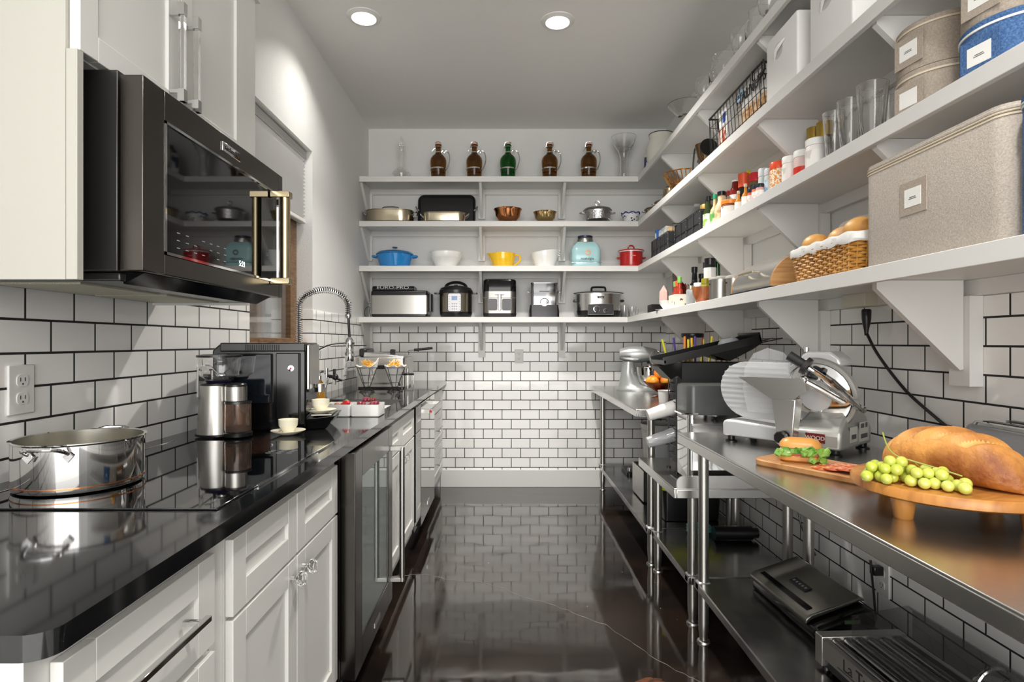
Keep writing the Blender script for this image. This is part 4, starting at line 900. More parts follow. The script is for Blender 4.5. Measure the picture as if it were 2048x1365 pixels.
# ------------------------------------------------ footed board, bread, grapes
BX, BY, BZ = .968, 1.262, .907
t = thing('footed_board', 'round acacia serving board on short turned legs', 'board', (BX, BY, T1Z), R(20))
M().lathe([(0,.045),(.178,.045),(.187,.050),(.187,.064),(.183,.070),(0,.070)], seg=72).build('board_top', WOOD, t)
for x_, y_ in ((-.143,.018-.018),(-.0,-.155),(.14,.0),(.0,.140)):
    M().lathe([(0,0),(.0165,0),(.018,.002),(.024,.0445),(0,.0448)], c=(x_,y_,0), seg=24).build('leg', WOOD, t)
# loaf as one smooth grid surface
BC = mat('bread_crust', 'd9994e', .5, noise=(8,'84441a',.42,.64,(1,1,1)), bump=(70,.8,.004,(1,1,1)))
CR_ = mat('bread_crumb', 'e7b66a', .6, noise=(25,'cf8e3f',.4,.7,(1,1,1)), bump=(60,.8,.003,(1,1,1)))
t = thing('bread_loaf', 'golden crusty bread loaf with slashed top on the round board', 'bread', (.972, 1.262, BZ+.0005), R(-70))
rings = []; NL = 220; NS = 80; marks = []
slash = [(-.085,.2),(-.03,.1),(.03,.05),(.085,0)]
for a in range(NL+1):
    s = -1+2*a/NL; x = .148*s; e_ = max(1-abs(s)**2.6, 0)**.5
    ring = []
    for k_ in range(NS):
        an_ = 2*PI*k_/NS; cy, cz = math.cos(an_), math.sin(an_)
        hw = .066*e_+.0005; hh = (.108*(1-.10*abs(s))*(e_**.8)+.002)
        y = hw*(abs(cy)**.85)*math.copysign(1,cy); z_ = hh*.42+hh*.58*cz if cz > 0 else hh*.42*(1-(-cz)**.6)
        if cz > .25:
            for sx_, sh in slash:
                d = (x-sx_-y*.75)/.012
                if abs(y) < .05: z_ -= .015*math.exp(-d*d)*e_; z_ += .006*math.exp(-((d-1.9)**2)*1.2)*e_
        ring.append((x, y, max(z_,0)))
    rings.append(ring)
lf = M(); lf.loft(rings)
for q, f_ in enumerate(lf.f):
    c_ = [sum(lf.v[i][k] for i in f_)/len(f_) for k in range(3)]
    if c_[2] > .05:
        for sx_, sh in slash:
            if abs(c_[0]-sx_-c_[1]*.75) < .011 and abs(c_[1]) < .047: lf.mi[q] = 1
lf.build('loaf_body', [BC, CR_], t, angle=80)
# green grapes
t = thing('green_grapes', 'bunch of green grapes in front of the bread on the round board', 'grapes', (.850, 1.206, BZ+.0003), R(-38))
GG = mat('green_grape', 'bcc54a', .1, sss=.4, coat=.4, noise=(12,'d3d878',.4,.7,(1,1,1)))
random.seed(21); pl = []
def tryg(x, y, z, r):
    for p in pl:
        if (Vector(p[:3])-Vector((x,y,z))).length < (p[3]+r)*.86: return False
    pl.append((x,y,z,r)); return True
for _ in range(900):
    if len(pl) >= 30: break
    x = random.uniform(-.085,.085); tryg(x, random.uniform(-.032,.032), .0125, random.uniform(.0108,.0128))
for _ in range(900):
    if len(pl) >= 48: break
    x = random.uniform(-.075,.05); tryg(x, random.uniform(-.022,.022), .031, random.uniform(.0108,.0125))
for _ in range(300):
    if len(pl) >= 53: break
    tryg(random.uniform(-.06,-.01), random.uniform(-.012,.012), .047, .0115)
for x, y, z, r in pl: M().ball((x,y,max(z,r)), r, 16, 10, (1.0,1.08,1.0)).build('grape', GG, t)
STM = mat('grape_stalk', '9aa04a', .5)
M().tube(spline([(.08,0,.03),(.04,.004,.04),(0,0,.05),(-.03,.003,.058),(-.045,.0,.075),(-.055,.004,.105)],6), [.0016]*36, 6).tube([(0,0,.05),(.01,.02,.035),(.02,.03,.02)], .001, 5).tube([(.04,.004,.04),(.05,-.015,.03)], .001, 5).build('grape_stalk', STM, t)
# toaster
t = thing('toaster', 'rounded grey metal toaster against the tiles behind the bread', 'toaster', (1.240, 1.325, T1Z), 0)
TG = mat('toaster_grey', '9fa1a6', .3, .6)
M().rbox(.078,.172,.05,[(.006,.008),(0,.016),(0,.145),(.006,.158),(.012,.162)], n=8).build('toaster_body', TG, t)
M().rbox(.066,.16,.045,[(0,.1625),(.004,.169),(.01,.170)], n=8).build('toaster_top', CHROME, t)
for a_ in (-.04,.018): M().box(a_,a_+.022,-.13,.13,.1702,.1715).build('bread_slot', BLACK, t)
M().rbox(.07,.16,.045,[(0,0),(0,.0075)]).build('black_base', BLACK, t)
cm_ = M(Matrix.Translation((1.29-1.240, 2.07-1.325, 1.27-T1Z)))
cm_.lathe([(0,-.04),(.006,-.04),(.008,-.02),(.012,0),(.015,.02),(.016,.05),(.013,.055),(0,.055)], seg=12)
cm_.tube(spline([(0,0,-.03),(.005,-.06,-.11),(.015,-.18,-.22),(.02,-.32,-.3),(.018,-.45,-.36),(.0,-.53,-.41),(-.02,-.572,-.425)]), .005)
cm_.build('power_cord', BLACK, t)

# ------------------------------------------------ undershelf of the near table
t = thing('vacuum_sealer', 'black and steel vacuum sealer leaning on the lower shelf of the near table', 'vacuum sealer', (1.075, 2.075, U1), R(4))
sl = Matrix.Rotation(R(-14),4,'Y')
M().prism([(-.10,0),(.11,0),(.11,.085),(.09,.10),(-.08,.045),(-.10,.03)], 'y', -.215, .2).build('sealer_base', BGLOSS, t, bevel=.012)
M().prism([(-.102,.034),(-.08,.050),(.085,.106),(.10,.104),(.10,.112),(.085,.118),(-.085,.066),(-.104,.05)], 'y', -.17, .205).build('steel_lid', mat('graphite_steel','77756f',.28,.9), t, bevel=.005)
M(Matrix.Translation((0,0,0))).prism([(-.082,.0655),(-.062,.0722),(-.062,.0765),(-.082,.070)], 'y', -.14, .17).build('viewing_window', BGLOSS, t, bevel=.001)
M().prism([(-.03,.0838),(.0,.0933),(.0,.0968),(-.03,.0873)], 'y', -.04, .06).build('button_pad', BLACK, t, bevel=.001)
bt = M()
for i in range(5): bt.prism([(-.02,.0905),(-.012,.0931),(-.012,.0936),(-.02,.0910)], 'y', -.03+i*.018, -.022+i*.018)
bt.build('pad_buttons', mat('grey_print'), t, smooth=False)
M().box(.0,.05,-.2165,-.214,.055,.066).build('display_strip', mat('lcd_green','5f7a52',.3), t)
M().tube(spline([(.1,-.12,.03),(.14,-.16,.03),(.17,-.12,.08),(.2,-.07,.13),(.215,-.04,.19)],6), .004, 6).build('power_cable', BLACK, t)
t = thing('power_plug', 'black angled plug in the low outlet under the near table', 'plug', (XR-.012, 2.037, .405))
M().box(-.035,0,-.014,.014,-.02,.012).build('plug_body', BLACK, t, bevel=.004)
t = thing('hanging_cord', 'thin black cord hanging behind the table legs', 'cord', (1.312, 2.5, .5))
M().tube(spline([(0,0,.28),(-.01,.0,.15),(-.03,.03,.05),(-.03,.02,-.08),(0,-.05,-.2)],6), .004, 6).build('cable', BLACK, t)
t = thing('roller_grill', 'low stainless roller grill with a glass cover on the lower shelf', 'grill', (1.07, 1.40, U1), R(3))
for a_ in (.30,-.335): M().box(-.13,.13,a_,a_+.035,.012,.10).build('end_housing', BRUSH, t, bevel=.003)
M().box(-.128,-.112,-.30,.30,.04,.095).box(.112,.128,-.30,.30,.012,.095).box(-.112,.112,-.30,.30,.035,.04).build('side_panel', BRUSH, t, smooth=False)
M().box(-.12,-.112,-.30,.30,.012,.04).m(0).box(-.1,.1,-.3,.3,.012,.034).build('drip_drawer', BLACK, t)
for i in range(6): M().cyl((-.09+i*.036,-.298,.082),(-.09+i*.036,.298,.082),.012).build('roller', mat('roller_steel','8a8a8a',.2,1.0), t)
for x_ in (-.11,.11):
    for y_ in (-.31,.31): M().lathe([(0,0),(.012,0),(.01,.012),(0,.012)], c=(x_,y_,0), seg=12).build('foot', BLACK, t)
gc = M().prism([(-.06,.1),(-.06,.175),(.11,.20),(.125,.185),(.125,.1),(.122,.1),(.122,.184),(.109,.197),(-.057,.172),(-.057,.1)], 'y', -.27, .27)
gc.build('glass_cover', mat('cover_glass','3a3a39',.02,alpha=.3), t, smooth=False)
text('brand_lettering', 'La Trévi', .046, BLACK, t, (-.1285,.13,.070), FL)
M().box(-.1292,-.128,.03,.23,.050,.0515).build('lettering_underline', BLACK, t)
f = M(Matrix.Translation((.15,.03,.06)) @ Matrix.Rotation(R(0),4,'Y')); f.lathe([(0,.0),(.03,0),(.045,.02),(.045,.05),(.03,.06),(0,.062)], seg=28).tube([(.05*math.cos(a),0,.04+.05*math.sin(a)) for a in [PI*i/12 for i in range(13)]], .006, 8).build('chrome_cap', CHROME, t)

# ------------------------------------------------ equipment stand
t = thing('cup_organizer', 'tall black cup and lid organizer with a slanted tray on top', 'organizer', (.80, 2.70, T2Z+.0005))
M().box(.02,.36,0,.16,.03,.52).build('tower', BLACKM, t, bevel=.002)
wr = M()
for y_ in (.004,.135): wr.cyl((-.004,y_,0),(-.004,y_,.52),.003,seg=6).lathe([(0,0),(.012,0),(.01,.008),(0,.009)], c=(-.004,y_,0), seg=10)
for i in range(11): wr.cyl((-.004,.004,.08+i*.042),(-.004,.135,.08+i*.042),.0022,seg=6).cyl((-.004,.004,.08+i*.042),(.02,.004,.08+i*.042),.0022,seg=6).cyl((-.004,.135,.08+i*.042),(.02,.135,.08+i*.042),.0022,seg=6)
for i in range(60): wr.box(-.0075,-.004,.001,.007,.06+i*.0076,.063+i*.0076)
wr.build('wire_ladder', WIRE, t)
sl = M(Matrix.Translation((-.07,-.04,.510)) @ Matrix.Rotation(R(-13),4,'Y'))
sl.box(0,.46,0,.24,.0,.008).box(0,.46,0,.008,.008,.035).box(0,.46,.232,.24,.008,.035).box(.452,.46,0,.24,.008,.05).box(0,.008,0,.24,.008,.02)
sl.loft([[(.30,.01,-.05),(.42,.01,-.02),(.42,.2,-.02),(.30,.2,-.05)],[(.22,0,0),(.46,0,0),(.46,.24,0),(.22,.24,0)]])
sl.build('slanted_tray', BLACK, t, smooth=False)
M().prism([(-.09,.50),(-.02,.52),(.02,.52),(.02,.44),(-.0,.46),(-.03,.44)], 'y', 0, .16).build('front_chute', BGLOSS, t)
M().box(.04,.30,.165,.265,.20,.50).build('straw_bin', BLACKM, t)
wq = M()
for y_ in (.02,.12,.22): wq.cyl((.34,y_,.60),(.50,y_,.635),.0025,seg=6)
for i in range(4): wq.cyl((.34+i*.05,.02,.60+i*.011),(.34+i*.05,.22,.60+i*.011),.0025,seg=6)
wq.cyl((.36,.1,.535),(.36,.1,.61),.003,seg=6); wq.build('wire_rack', WIRE, t)
t2 = tag(M(Matrix.Translation((1.07, 2.78, 1.197)) @ Matrix.Rotation(R(-13),4,'Y')).lathe([(0,0),(.052,0),(.052,.004),(.044,.018),(.03,.030),(0,.032)], seg=26).build('dome_lid', mat('frosted_plastic','d6d9de',.25,trans=.3)), 'translucent dome cup lid lying on the slanted black tray', 'lid')
SC_ = ['e3df3a','4b3a8c','f08a2c','e8e04a','f5c12e','5a3e9c','e6de3c','7a2d22','ecdc3c','dfe03a','f0a030','cfe04a']
for i, c_ in enumerate(SC_):
    x = .865+i*.0175
    tl = (-.10,-.05,0,0,0,0,.03,0,.04,.07,.09,.11)[i]
    o = M().cyl((0,0,0),(tl*.8,0,.30+.008*(i % 3)),.0055,seg=10).build('drinking_straw', mat('straw_'+c_, c_, .4), loc=(x, 2.915, T2Z+.33))
    tag(o, ['pale yellow straw, leftmost in the black bin','dark purple straw, second from the left','orange straw next to the leftmost pair','pale yellow straw between the two orange straws','golden straw left of the middle purple straw','purple straw in the middle of the black bin','yellow straw just right of the middle purple straw','the only dark red straw in the black bin','yellow straw right of the dark red straw','lime straw, third from the right','golden straw, second from the right','green-yellow straw, rightmost and most tilted'][i], 'straw', 'coloured straws')
def cupstack(label, z0, m_, n_):
    t = thing('cup_stack', label, 'cups', (.805, 2.765, T2Z+z0))
    ax = Matrix.Rotation(R(-90-17),4,'Y')
    c_ = M(ax)
    c_.lathe([(0,.0),(.0325,.0),(.0345,.0),(.0335,.03),(.031,.05),(.0315,.055),(.026,.135),(0,.135)], seg=32)
    o = c_.build('outer_cup', m_, t)
    for k_ in range(n_):
        M(ax).lathe([(.0345,-.012*(k_+1)),(.036,-.012*(k_+1)+.001),(.036,-.012*(k_+1)+.004),(.0335,-.012*(k_+1)+.011)], seg=32).build('cup_rim', m_, t)
cupstack('slanted stack of white foam cups sticking out of the organizer', .305, mat('foam_white','eceae6',.55), 3)
cupstack('slanted stack of clear plastic cups, below the white foam cups', .175, mat('clear_cup','dfe1e4',.12,trans=.55), 3)
t = thing('ice_maker', 'grey-topped steel countertop ice machine behind the slicer', 'appliance', (.94, 2.58, T2Z+.0005))
M().rbox(.155,.092,.02,[(0,.02),(0,.30)]).build('steel_housing', CHROME, t)
M().rbox(.157,.095,.03,[(0,.301),(0,.415),(.004,.427),(.012,.431)], n=6).build('grey_top', mat('graphite_plastic','4c4e4d',.3), t)
M().rbox(.14,.08,.02,[(0,0),(0,.0195)]).build('black_base', BLACK, t)
M().box(-.19,-.12,-.11,.0,.305,.312).build('tray_flap', CHROME, t)
t = thing('drip_mat', 'dark framed rectangular drip mat lying on the low steel stand', 'mat', (.82, 2.56, T2Z+.0005), R(0))
M().box(-.06,.0,-.06,.12,0,.003).build('mat_body', STEELD, t, bevel=.001)
# lower shelf of the stand
t = thing('hose_coil', 'coiled teal hose lying on the far lower shelf', 'hose', (1.0, 3.0, U2), 0)
M().tube([(.06*math.cos(a), .045*math.sin(a), .008+a*.0022) for a in [2*PI*i/20 for i in range(54)]], .006, 8).build('hose', mat('teal_rubber','3e8f93',.4), t)
t = thing('hand_blender', 'black cylindrical hand blender lying at the back of the low stand shelf', 'blender', (1.14, 2.9, U2))
M().cyl((-.1,0,.036),(.09,0,.036),.034).cyl((.09,0,.036),(.12,0,.036),.025).build('blender_body', BLACK, t)
# ------------------------------------------------ far table: things on top
t = thing('stand_mixer', 'silver stand mixer with a steel bowl and wire whisk', 'mixer', (.985, 4.30, T3Z+.0005), R(-12))
SIL = mat('silver_enamel', 'b0b3b2', .3, .45)
M().loft([[(x*1.0, y*1.0, z_) for x, y in [(.165*math.cos(a), .10*math.sin(a)) for a in [2*PI*i/36 for i in range(36)]]] for z_ in (0,.012)]+[[(.155*math.cos(a)-.004, .09*math.sin(a), .022) for a in [2*PI*i/36 for i in range(36)]],[(-.06+.085*math.cos(a), .07*math.sin(a), .05) for a in [2*PI*i/36 for i in range(36)]],[(-.08+.05*math.cos(a), .045*math.sin(a), .13) for a in [2*PI*i/36 for i in range(36)]],[(-.075+.042*math.cos(a), .042*math.sin(a), .215) for a in [2*PI*i/36 for i in range(36)]]]).build('base_and_column', SIL, t, angle=60)
rings = []
for i in range(15):
    s = i/14; x = -.14+.29*s; rr = .062*math.sin(PI*min(max(s*.86+.1,0),1))**.42*(1-.12*s)
    rings.append([(x, rr*.95*math.cos(a), .268+rr*1.05*math.sin(a)) for a in [2*PI*k_/28 for k_ in range(28)]])
M().loft(rings).build('mixer_head', SIL, t, angle=60)
M().cyl((.085,0,.235),(.085,0,.2),.028).build('planetary', BLACK, t)
M().lathe([(0,.025),(.04,.025),(.045,.03),(.06,.035),(.085,.07),(.098,.12),(.102,.175),(.106,.177),(.100,.178),(.094,.12),(.08,.07),(.05,.04),(0,.038)], c=(.075,0,0), seg=40).build('mixer_bowl', mat('polished_steel'), t)
wh = M()
for k_ in range(7):
    a = PI*k_/7; wh.tube(spline([(.085,0,.2),(.085+.03*math.cos(a),.03*math.sin(a),.15),(.085+.036*math.cos(a),.036*math.sin(a),.10),(.085,0,.065),(.085-.036*math.cos(a),-.036*math.sin(a),.10),(.085-.03*math.cos(a),-.03*math.sin(a),.15),(.085,0,.2)],5), .0013, 5)
wh.build('wire_whisk', CHROME, t)
M().lathe([(0,0),(.012,0),(.01,.02),(0,.022)], c=(.145,0,.255)).build('attachment_knob', CHROME, t)
M().box(-.13,-.06,-.058,-.05,.25,.258).build('speed_slot', BLACK, t)
t = thing('loose_whisk', 'spare wire whisk hooked over the mixer head', 'whisk', (1.085, 4.2, 1.09))
wh = M()
for k_ in range(8):
    a = PI*k_/8; wh.tube([(.045*math.cos(a)*math.sin(b_), .045*math.sin(a)*math.sin(b_), .055*math.cos(b_)) for b_ in [2*PI*q/20 for q in range(20)]], .0013, 5, True)
wh.build('whisk_wires', CHROME, t)
t = thing('pedestal_bowl', 'copper pedestal bowl filled with apples and oranges', 'bowl', (1.0, 3.77, T3Z+.0005))
M().lathe([(0,0),(.052,0),(.05,.005),(.015,.014),(.013,.03),(.03,.04),(.07,.065),(.108,.1),(.104,.1),(.066,.07),(.02,.046),(0,.045)], seg=40).build('bowl_body', mat('dark_copper','a5603a',.2,1.0), t)
APP = mat('apple_skin', 'e1572f', .25, noise=(6,'f2b23d',.42,.62,(1,1,1))); ORG = mat('orange_skin', 'f09a2e', .45, bump=(120,.3,.002,(1,1,1)))
for i, (x, y, z_, r_, k_) in enumerate(((-.045,-.03,.103,.034,'o'),(.03,-.045,.108,.038,'a'),(.062,.02,.108,.034,'o'),(-.03,.04,.108,.038,'a'),(.035,.05,.106,.034,'o'),(.0,-.005,.158,.040,'a'),(-.062,.0,.104,.03,'o'))):
    nm = 'apple' if k_ == 'a' else 'orange'
    lab = {0:'orange at the left front of the copper bowl',1:'red and yellow apple at the front of the copper bowl',2:'orange at the right side of the copper bowl',3:'apple at the back left of the copper bowl',4:'orange at the back right of the copper bowl',5:'large red apple on top of the heap of fruit',6:'small orange at the far left rim of the copper bowl'}[i]
    t = thing(nm, lab, 'fruit', (1.0+x, 3.77+y, T3Z+z_), 0, 'fruit in the copper bowl')
    M().lathe([(0,-.82*r_),(r_*.4,-.93*r_),(r_*.85,-.5*r_),(r_,.05*r_),(r_*.88,.55*r_),(r_*.45,.86*r_),(r_*.1,.78*r_),(0,.74*r_)] if k_=='a' else [(r_*math.cos(a), r_*math.sin(a)) for a in [-PI/2+PI*q/10 for q in range(11)]], seg=20).build('fruit_body', APP if k_=='a' else ORG, t, angle=70)
    M().cyl((0,0,.7*r_),(.002,0,1.08*r_ if k_=='a' else 1.01*r_),.0015,seg=5).build('stalk', BROWNW, t)
t = thing('paper_cup', 'white paper tub with a red heart print on the far steel table', 'cup', (.945, 3.44, T3Z+.0005))
M().lathe([(0,0),(.036,0),(.042,.07),(.044,.072),(.04,.072),(.034,.004),(0,.003)], seg=30).build('cup_body', mat('paper_white','efece8',.6), t)
f = M(Matrix.Translation((.026,-.030,.038)) @ Matrix.Rotation(R(40),4,'Z') @ Matrix.Rotation(R(84),4,'X')); f.rbox(.018,.022,.017,[(0,-.002),(0,.001)], n=6).build('red_print', RED, t)
t = thing('canister_stand', 'black column with a flat round top at the back of the far table', 'canister', (1.09, 3.45, T3Z+.0005))
M().lathe([(0,0),(.045,0),(.045,.02),(.02,.03),(.018,.34),(.026,.345),(.028,.385),(0,.385)]).build('column', BLACK, t)
M().lathe([(0,.386),(.064,.386),(.066,.392),(.066,.408),(.062,.412),(0,.412)], c=(.02,0,0), seg=36).build('round_top', BLACK, t)
# far table: lower shelf
t = thing('utensil_tray', 'flat black gadget with a chrome knob on the far lower shelf', 'gadget', (.965, 4.45, U3+.0005), 0)
M().rbox(.06,.12,.02,[(0,0),(0,.018),(.006,.024)]).build('gadget_body', BLACK, t); M().lathe([(0,.0245),(.016,.0245),(.014,.045),(0,.046)], c=(-.03,-.06,0)).build('chrome_knob', CHROME, t)
t = thing('plastic_bucket', 'tall white plastic bucket standing on the far lower shelf', 'bucket', (1.155, 4.33, U3+.0005))
M().lathe([(0,0),(.112,0),(.115,.005),(.136,.33),(.143,.335),(.143,.345),(.137,.35),(.143,.37),(.146,.385),(.146,.392),(.14,.392),(.136,.36),(.112,.01),(0,.008)], seg=44).build('bucket_body', mat('bucket_white','d9d7d3',.45), t)
t = thing('lidded_canister', 'clear canister with a black lid in front of the white bucket', 'canister', (1.1, 4.03, U3+.0005))
M().lathe([(0,0),(.07,0),(.075,.3),(0,.3)], seg=26).build('canister_body', mat('frosted_plastic'), t)
M().lathe([(0,.301),(.083,.301),(.083,.33),(.05,.345),(0,.35)], seg=12).build('black_lid', BLACK, t)
t = thing('countertop_oven', 'small steel and black countertop oven on the far lower shelf', 'oven', (1.04, 3.735, U3+.0005))
M().box(-.185,.18,-.15,.15,.008,.20).build('oven_case', BLACKM, t, bevel=.006)
M().box(-.193,-.186,-.15,.15,.008,.20).build('steel_front', BRUSH, t, bevel=.002)
for x_ in (-.16,.16):
    for y_ in (-.12,.12): M().lathe([(0,0),(.012,0),(.012,.0078),(0,.0078)], c=(x_,y_,0), seg=10).build('foot', BLACK, t)
t = thing('waste_bin', 'black plastic bin lined with a bright yellow bag on the far lower shelf', 'bin', (1.035, 3.36, U3+.0005))
M().rbox(.165,.155,.03,[(.02,0),(.014,.004),(0,.215),(.004,.215),(.018,.006)]).build('bin_body', BLACK, t)
M().rbox(.169,.159,.033,[(.001,.175),(-.003,.19),(-.004,.219),(.008,.222),(.009,.195)]).build('yellow_liner', mat('yellow_bag','dfe21c',.35), t)
# ---------------------------------------------------------------- right-hand shelves
def P(px, X, z): return (X, ya(px, X), z)
def bottle(name, label, loc, r, h, body, cap, band=None, neck=.32, cr=None, grp=None, sh=.5, caph=.13, bandz=(.12,.5), cat='bottle'):
    t = thing(name, label, cat, loc, 0, grp); nr = cr or r*.38; hb = h*(1-caph)
    M().lathe([(0,0),(r*.92,0),(r,.004),(r,h*sh),(r*.9,h*(sh+.08)),(nr*1.1,h*(1-neck)+.0),(nr*.9,hb),(0,hb)], seg=24).build('bottle_body', body, t)
    M().lathe([(0,hb+.0005),(nr*1.12,hb+.0005),(nr*1.15,h-.002),(nr*1.0,h),(0,h)], seg=18).build('cap', cap, t)
    if band: M().lathe([(r*.9,h*bandz[0]),(r+.0012,h*bandz[0]),(r+.0012,h*bandz[1]),(r*.9,h*bandz[1])], seg=24).build('paper_label', band, t)
    return t
def jar(name, label, loc, r, h, body, lid, band=None, lidh=.2, grp=None, cat='jar', bandz=(.1,.65)):
    t = thing(name, label, cat, loc, 0, grp); hb = h*(1-lidh)
    M().lathe([(0,0),(r*.93,0),(r,.004),(r,hb*.93),(r*.93,hb),(0,hb)], seg=26).build('jar_body', body, t)
    M().lathe([(0,hb+.0005),(r*1.0,hb+.0005),(r*1.02,h-.003),(r*.96,h),(0,h)], seg=26).build('lid', lid, t)
    if band: M().lathe([(r*.9,h*bandz[0]),(r+.0012,h*bandz[0]),(r+.0012,h*bandz[1]),(r*.9,h*bandz[1])], seg=26).build('paper_label', band, t)
    return t
def lab(name, c1='ffffff', c2='cccccc', sc=40, lo=.45, hi=.55, st=(1,1,1)): return mat(name, c1, .5, noise=(sc, c2, lo, hi, st))
LW = mat('label_white', 'efeeea', .5)
# --- second shelf (bottles and jars)
t = thing('plastic_jug', 'cloudy white plastic gallon jug behind the black basket', 'jug', (1.235,3.74,S2))
M().rbox(.068,.068,.04,[(.004,0),(0,.01),(0,.18),(.02,.23),(.048,.265),(.05,.28)], n=6).build('jug_body', mat('milky_plastic','c9cfd2',.3,trans=.3), t)
M().lathe([(0,.2805),(.020,.2805),(.020,.298),(0,.298)]).build('cap', LW, t)
bottle('oil_bottle', 'dark green oil bottle with a white leafy label', P(1417,1.10,S2), .028, .2, mat('dark_olive_glass','2b3a1c',.08), BLACK, lab('leafy_label','eceeea','8fb64c',30,.52,.56), neck=.3)
bottle('dressing_bottle', 'salad dressing bottle with a green cap and green label', P(1430,1.115,S2), .025, .195, mat('tan_dressing','cdb98a',.25), mat('teal_cap','1fa06d',.35), lab('green_label','e6e7c8','5da04a',26,.4,.55))
bottle('dressing_bottle', 'peach-coloured creamy dressing bottle with a black cap', P(1443,1.09,S2), .031, .168, mat('peach_sauce','e6c39a',.3), BLACK, lab('peach_label','ecd3ae','c99f68',30,.5,.6), cr=.018)
jar('spread_jar', 'squat jar with a wide orange lid beside the peach bottle', P(1460,1.08,S2), .040, .088, mat('brown_spread','8a5434',.2), mat('orange_lid','ef8a2b',.35), lab('pale_label','e9e7e0','55604f',24,.62,.66), lidh=.22)
bottle('sauce_bottle', 'small sauce bottle with a bright red cap behind the orange-lidded jar', P(1456,1.20,S2), .016, .225, mat('pale_sauce','c9c2a6',.2), mat('red_cap','c9302b',.35), neck=.42)
bottle('dark_bottle', 'dark bottle with a black ribbed cap behind the peach bottle', P(1458,1.215,S2), .022, .225, mat('dark_bottle','25201d',.1), BLACK, cr=.017)
bottle('ketchup_bottle', 'dark red ketchup bottle with a long white label', P(1472,1.16,S2), .031, .222, mat('ketchup_red','7a1d19',.15), LW, lab('ketchup_label','ecebe6','7d8a84',34,.55,.62), sh=.72, neck=.16, caph=.04, bandz=(.1,.66), cr=.02)
bottle('soy_bottle', 'dark sauce bottle with a long orange-red cap', P(1487,1.16,S2), .024, .23, mat('soy_glass','1a1513',.08), mat('vermilion_cap','d9532b',.35), caph=.30, neck=.45, cr=.022)
bottle('mustard_bottle', 'olive-yellow mustard bottle with a yellow cap', P(1497,1.24,S2), .024, .285, mat('mustard','b8a51e',.3), mat('yellow_cap','e6d22a',.35), neck=.3)
for i, px in enumerate((1477, 1491)):
    bottle('hot_sauce_bottle', ['small orange sauce bottle with a white label, left of two at the shelf edge','small orange sauce bottle with a white label, right of two at the shelf edge'][i], P(px,1.075,S2), .016, .105+.012*i, mat('orange_sauce','d68a2c',.2), mat('cloudy_cap','c8bfae',.3), lab('dot_label','f0efec','2b2b2b',22,.66,.68), grp='small orange sauce bottles')
jar('honey_jar', 'large dark jar with a red lid behind the spice jars', P(1512,1.19,S2), .030, .21, mat('olive_jar','6b5f34',.2), mat('red_lid','cc2130',.3), lab('black_label','e8e6e0','1b1b1e',22,.45,.5), bandz=(.15,.72))
for i, (px, x, c1) in enumerate(((1503,1.085,'e0603a'),(1512,1.08,'e87a52'),(1520,1.085,'d9a9a0'))):
    jar('spice_jar', ['tiny spice jar with a navy lid, leftmost of three at the shelf edge','tiny spice jar with a navy lid, middle one of three at the shelf edge','tiny spice jar with a black lid, rightmost of three at the shelf edge'][i], P(px,x,S2), .017, .082, mat('spice_'+c1, c1, .4), mat('navy_lid','1d2436',.3), lab('spice_label'+str(i),'f0efec',c1,26,.5,.55), grp='tiny spice jars')
jar('sprinkle_jar', 'clear jar with a pale grey lid and small pictures', P(1528,1.15,S2), .024, .178, mat('pale_glass','cfd8d6',.08), mat('grey_lid','cfd4d6',.3), lab('picture_label','dfe5e2','9a6a4a',26,.55,.6))
jar('sprinkle_jar', 'clear jar with a pale blue label left of the orange-lidded sprinkles', P(1540,1.12,S2), .023, .140, mat('pale_glass'), mat('grey_lid'), lab('skyblue_label','dceaf2','6fb4dd',18,.45,.55))
jar('sprinkle_jar', 'round jar of coloured sprinkles with an orange-red lid', P(1557,1.115,S2), .033, .14, lab('sprinkle_mix','efe6d2','e08a2c',150,.48,.52), mat('vermilion_lid','e8502a',.3), None)
jar('powder_jar', 'plain white plastic jar right of the orange-lidded sprinkles', P(1580,1.115,S2), .029, .132, mat('powder_white','efeae6',.4), LW, lab('faint_label','f2eeea','d6d2cb',20,.5,.56))
jar('powder_jar', 'white-lidded jar with a bright red band along its base', P(1606,1.12,S2), .032, .126, mat('pink_powder','e4c9c4',.35), LW, mat('red_band','d8301f',.35), bandz=(.22,.5))
jar('powder_jar', 'tall white plastic jar in front of the gold-capped bottles', P(1634,1.10,S2), .037, .122, mat('powder_white'), LW, lab('faint_label'))
for i, (px, h) in enumerate(((1603,.245),(1628,.25),(1648,.245))):
    bottle('syrup_bottle', ['dark syrup bottle with a gold foil cap, leftmost of three','dark syrup bottle with a gold foil cap, middle one of three','dark syrup bottle with a gold foil cap, right one, behind the first glass'][i], P(px,1.235,S2), .03, h+.015, mat('syrup_glass','3a1016',.08), mat('gold_foil','a98b3a',.3,.6), None, caph=.24, neck=.36, cr=.024, grp='gold-capped syrup bottles')
def fluted(label, loc, r, h):
    t = M(); seg = 40
    rings = []
    for rr, z_ in [(.01,0),(r*.62,0),(r*.66,.012),(r*.8,h*.5),(r,h),(r-.003,h),(r*.74,h*.5),(r*.5,.02),(.01,.018)]:
        rings.append([(rr*math.cos(a)*(1+.035*math.cos(10*a)*(1 if .0 < z_ < h*.95 else 0)), rr*math.sin(a)*(1+.035*math.cos(10*a)*(1 if .0 < z_ < h*.95 else 0)), z_) for a in [2*PI*i/seg for i in range(seg)]])
    o = t.loft(rings).build('drinking_glass', GLASS, loc=loc); tag(o, label, 'glass', 'fluted drinking glasses on the second shelf')
fluted('clear fluted drinking glass, leftmost, in front of the gold-capped bottle', P(1667,1.09,S2), .033, .168)
fluted('clear fluted drinking glass, second from the left', P(1699,1.095,S2), .037, .175)
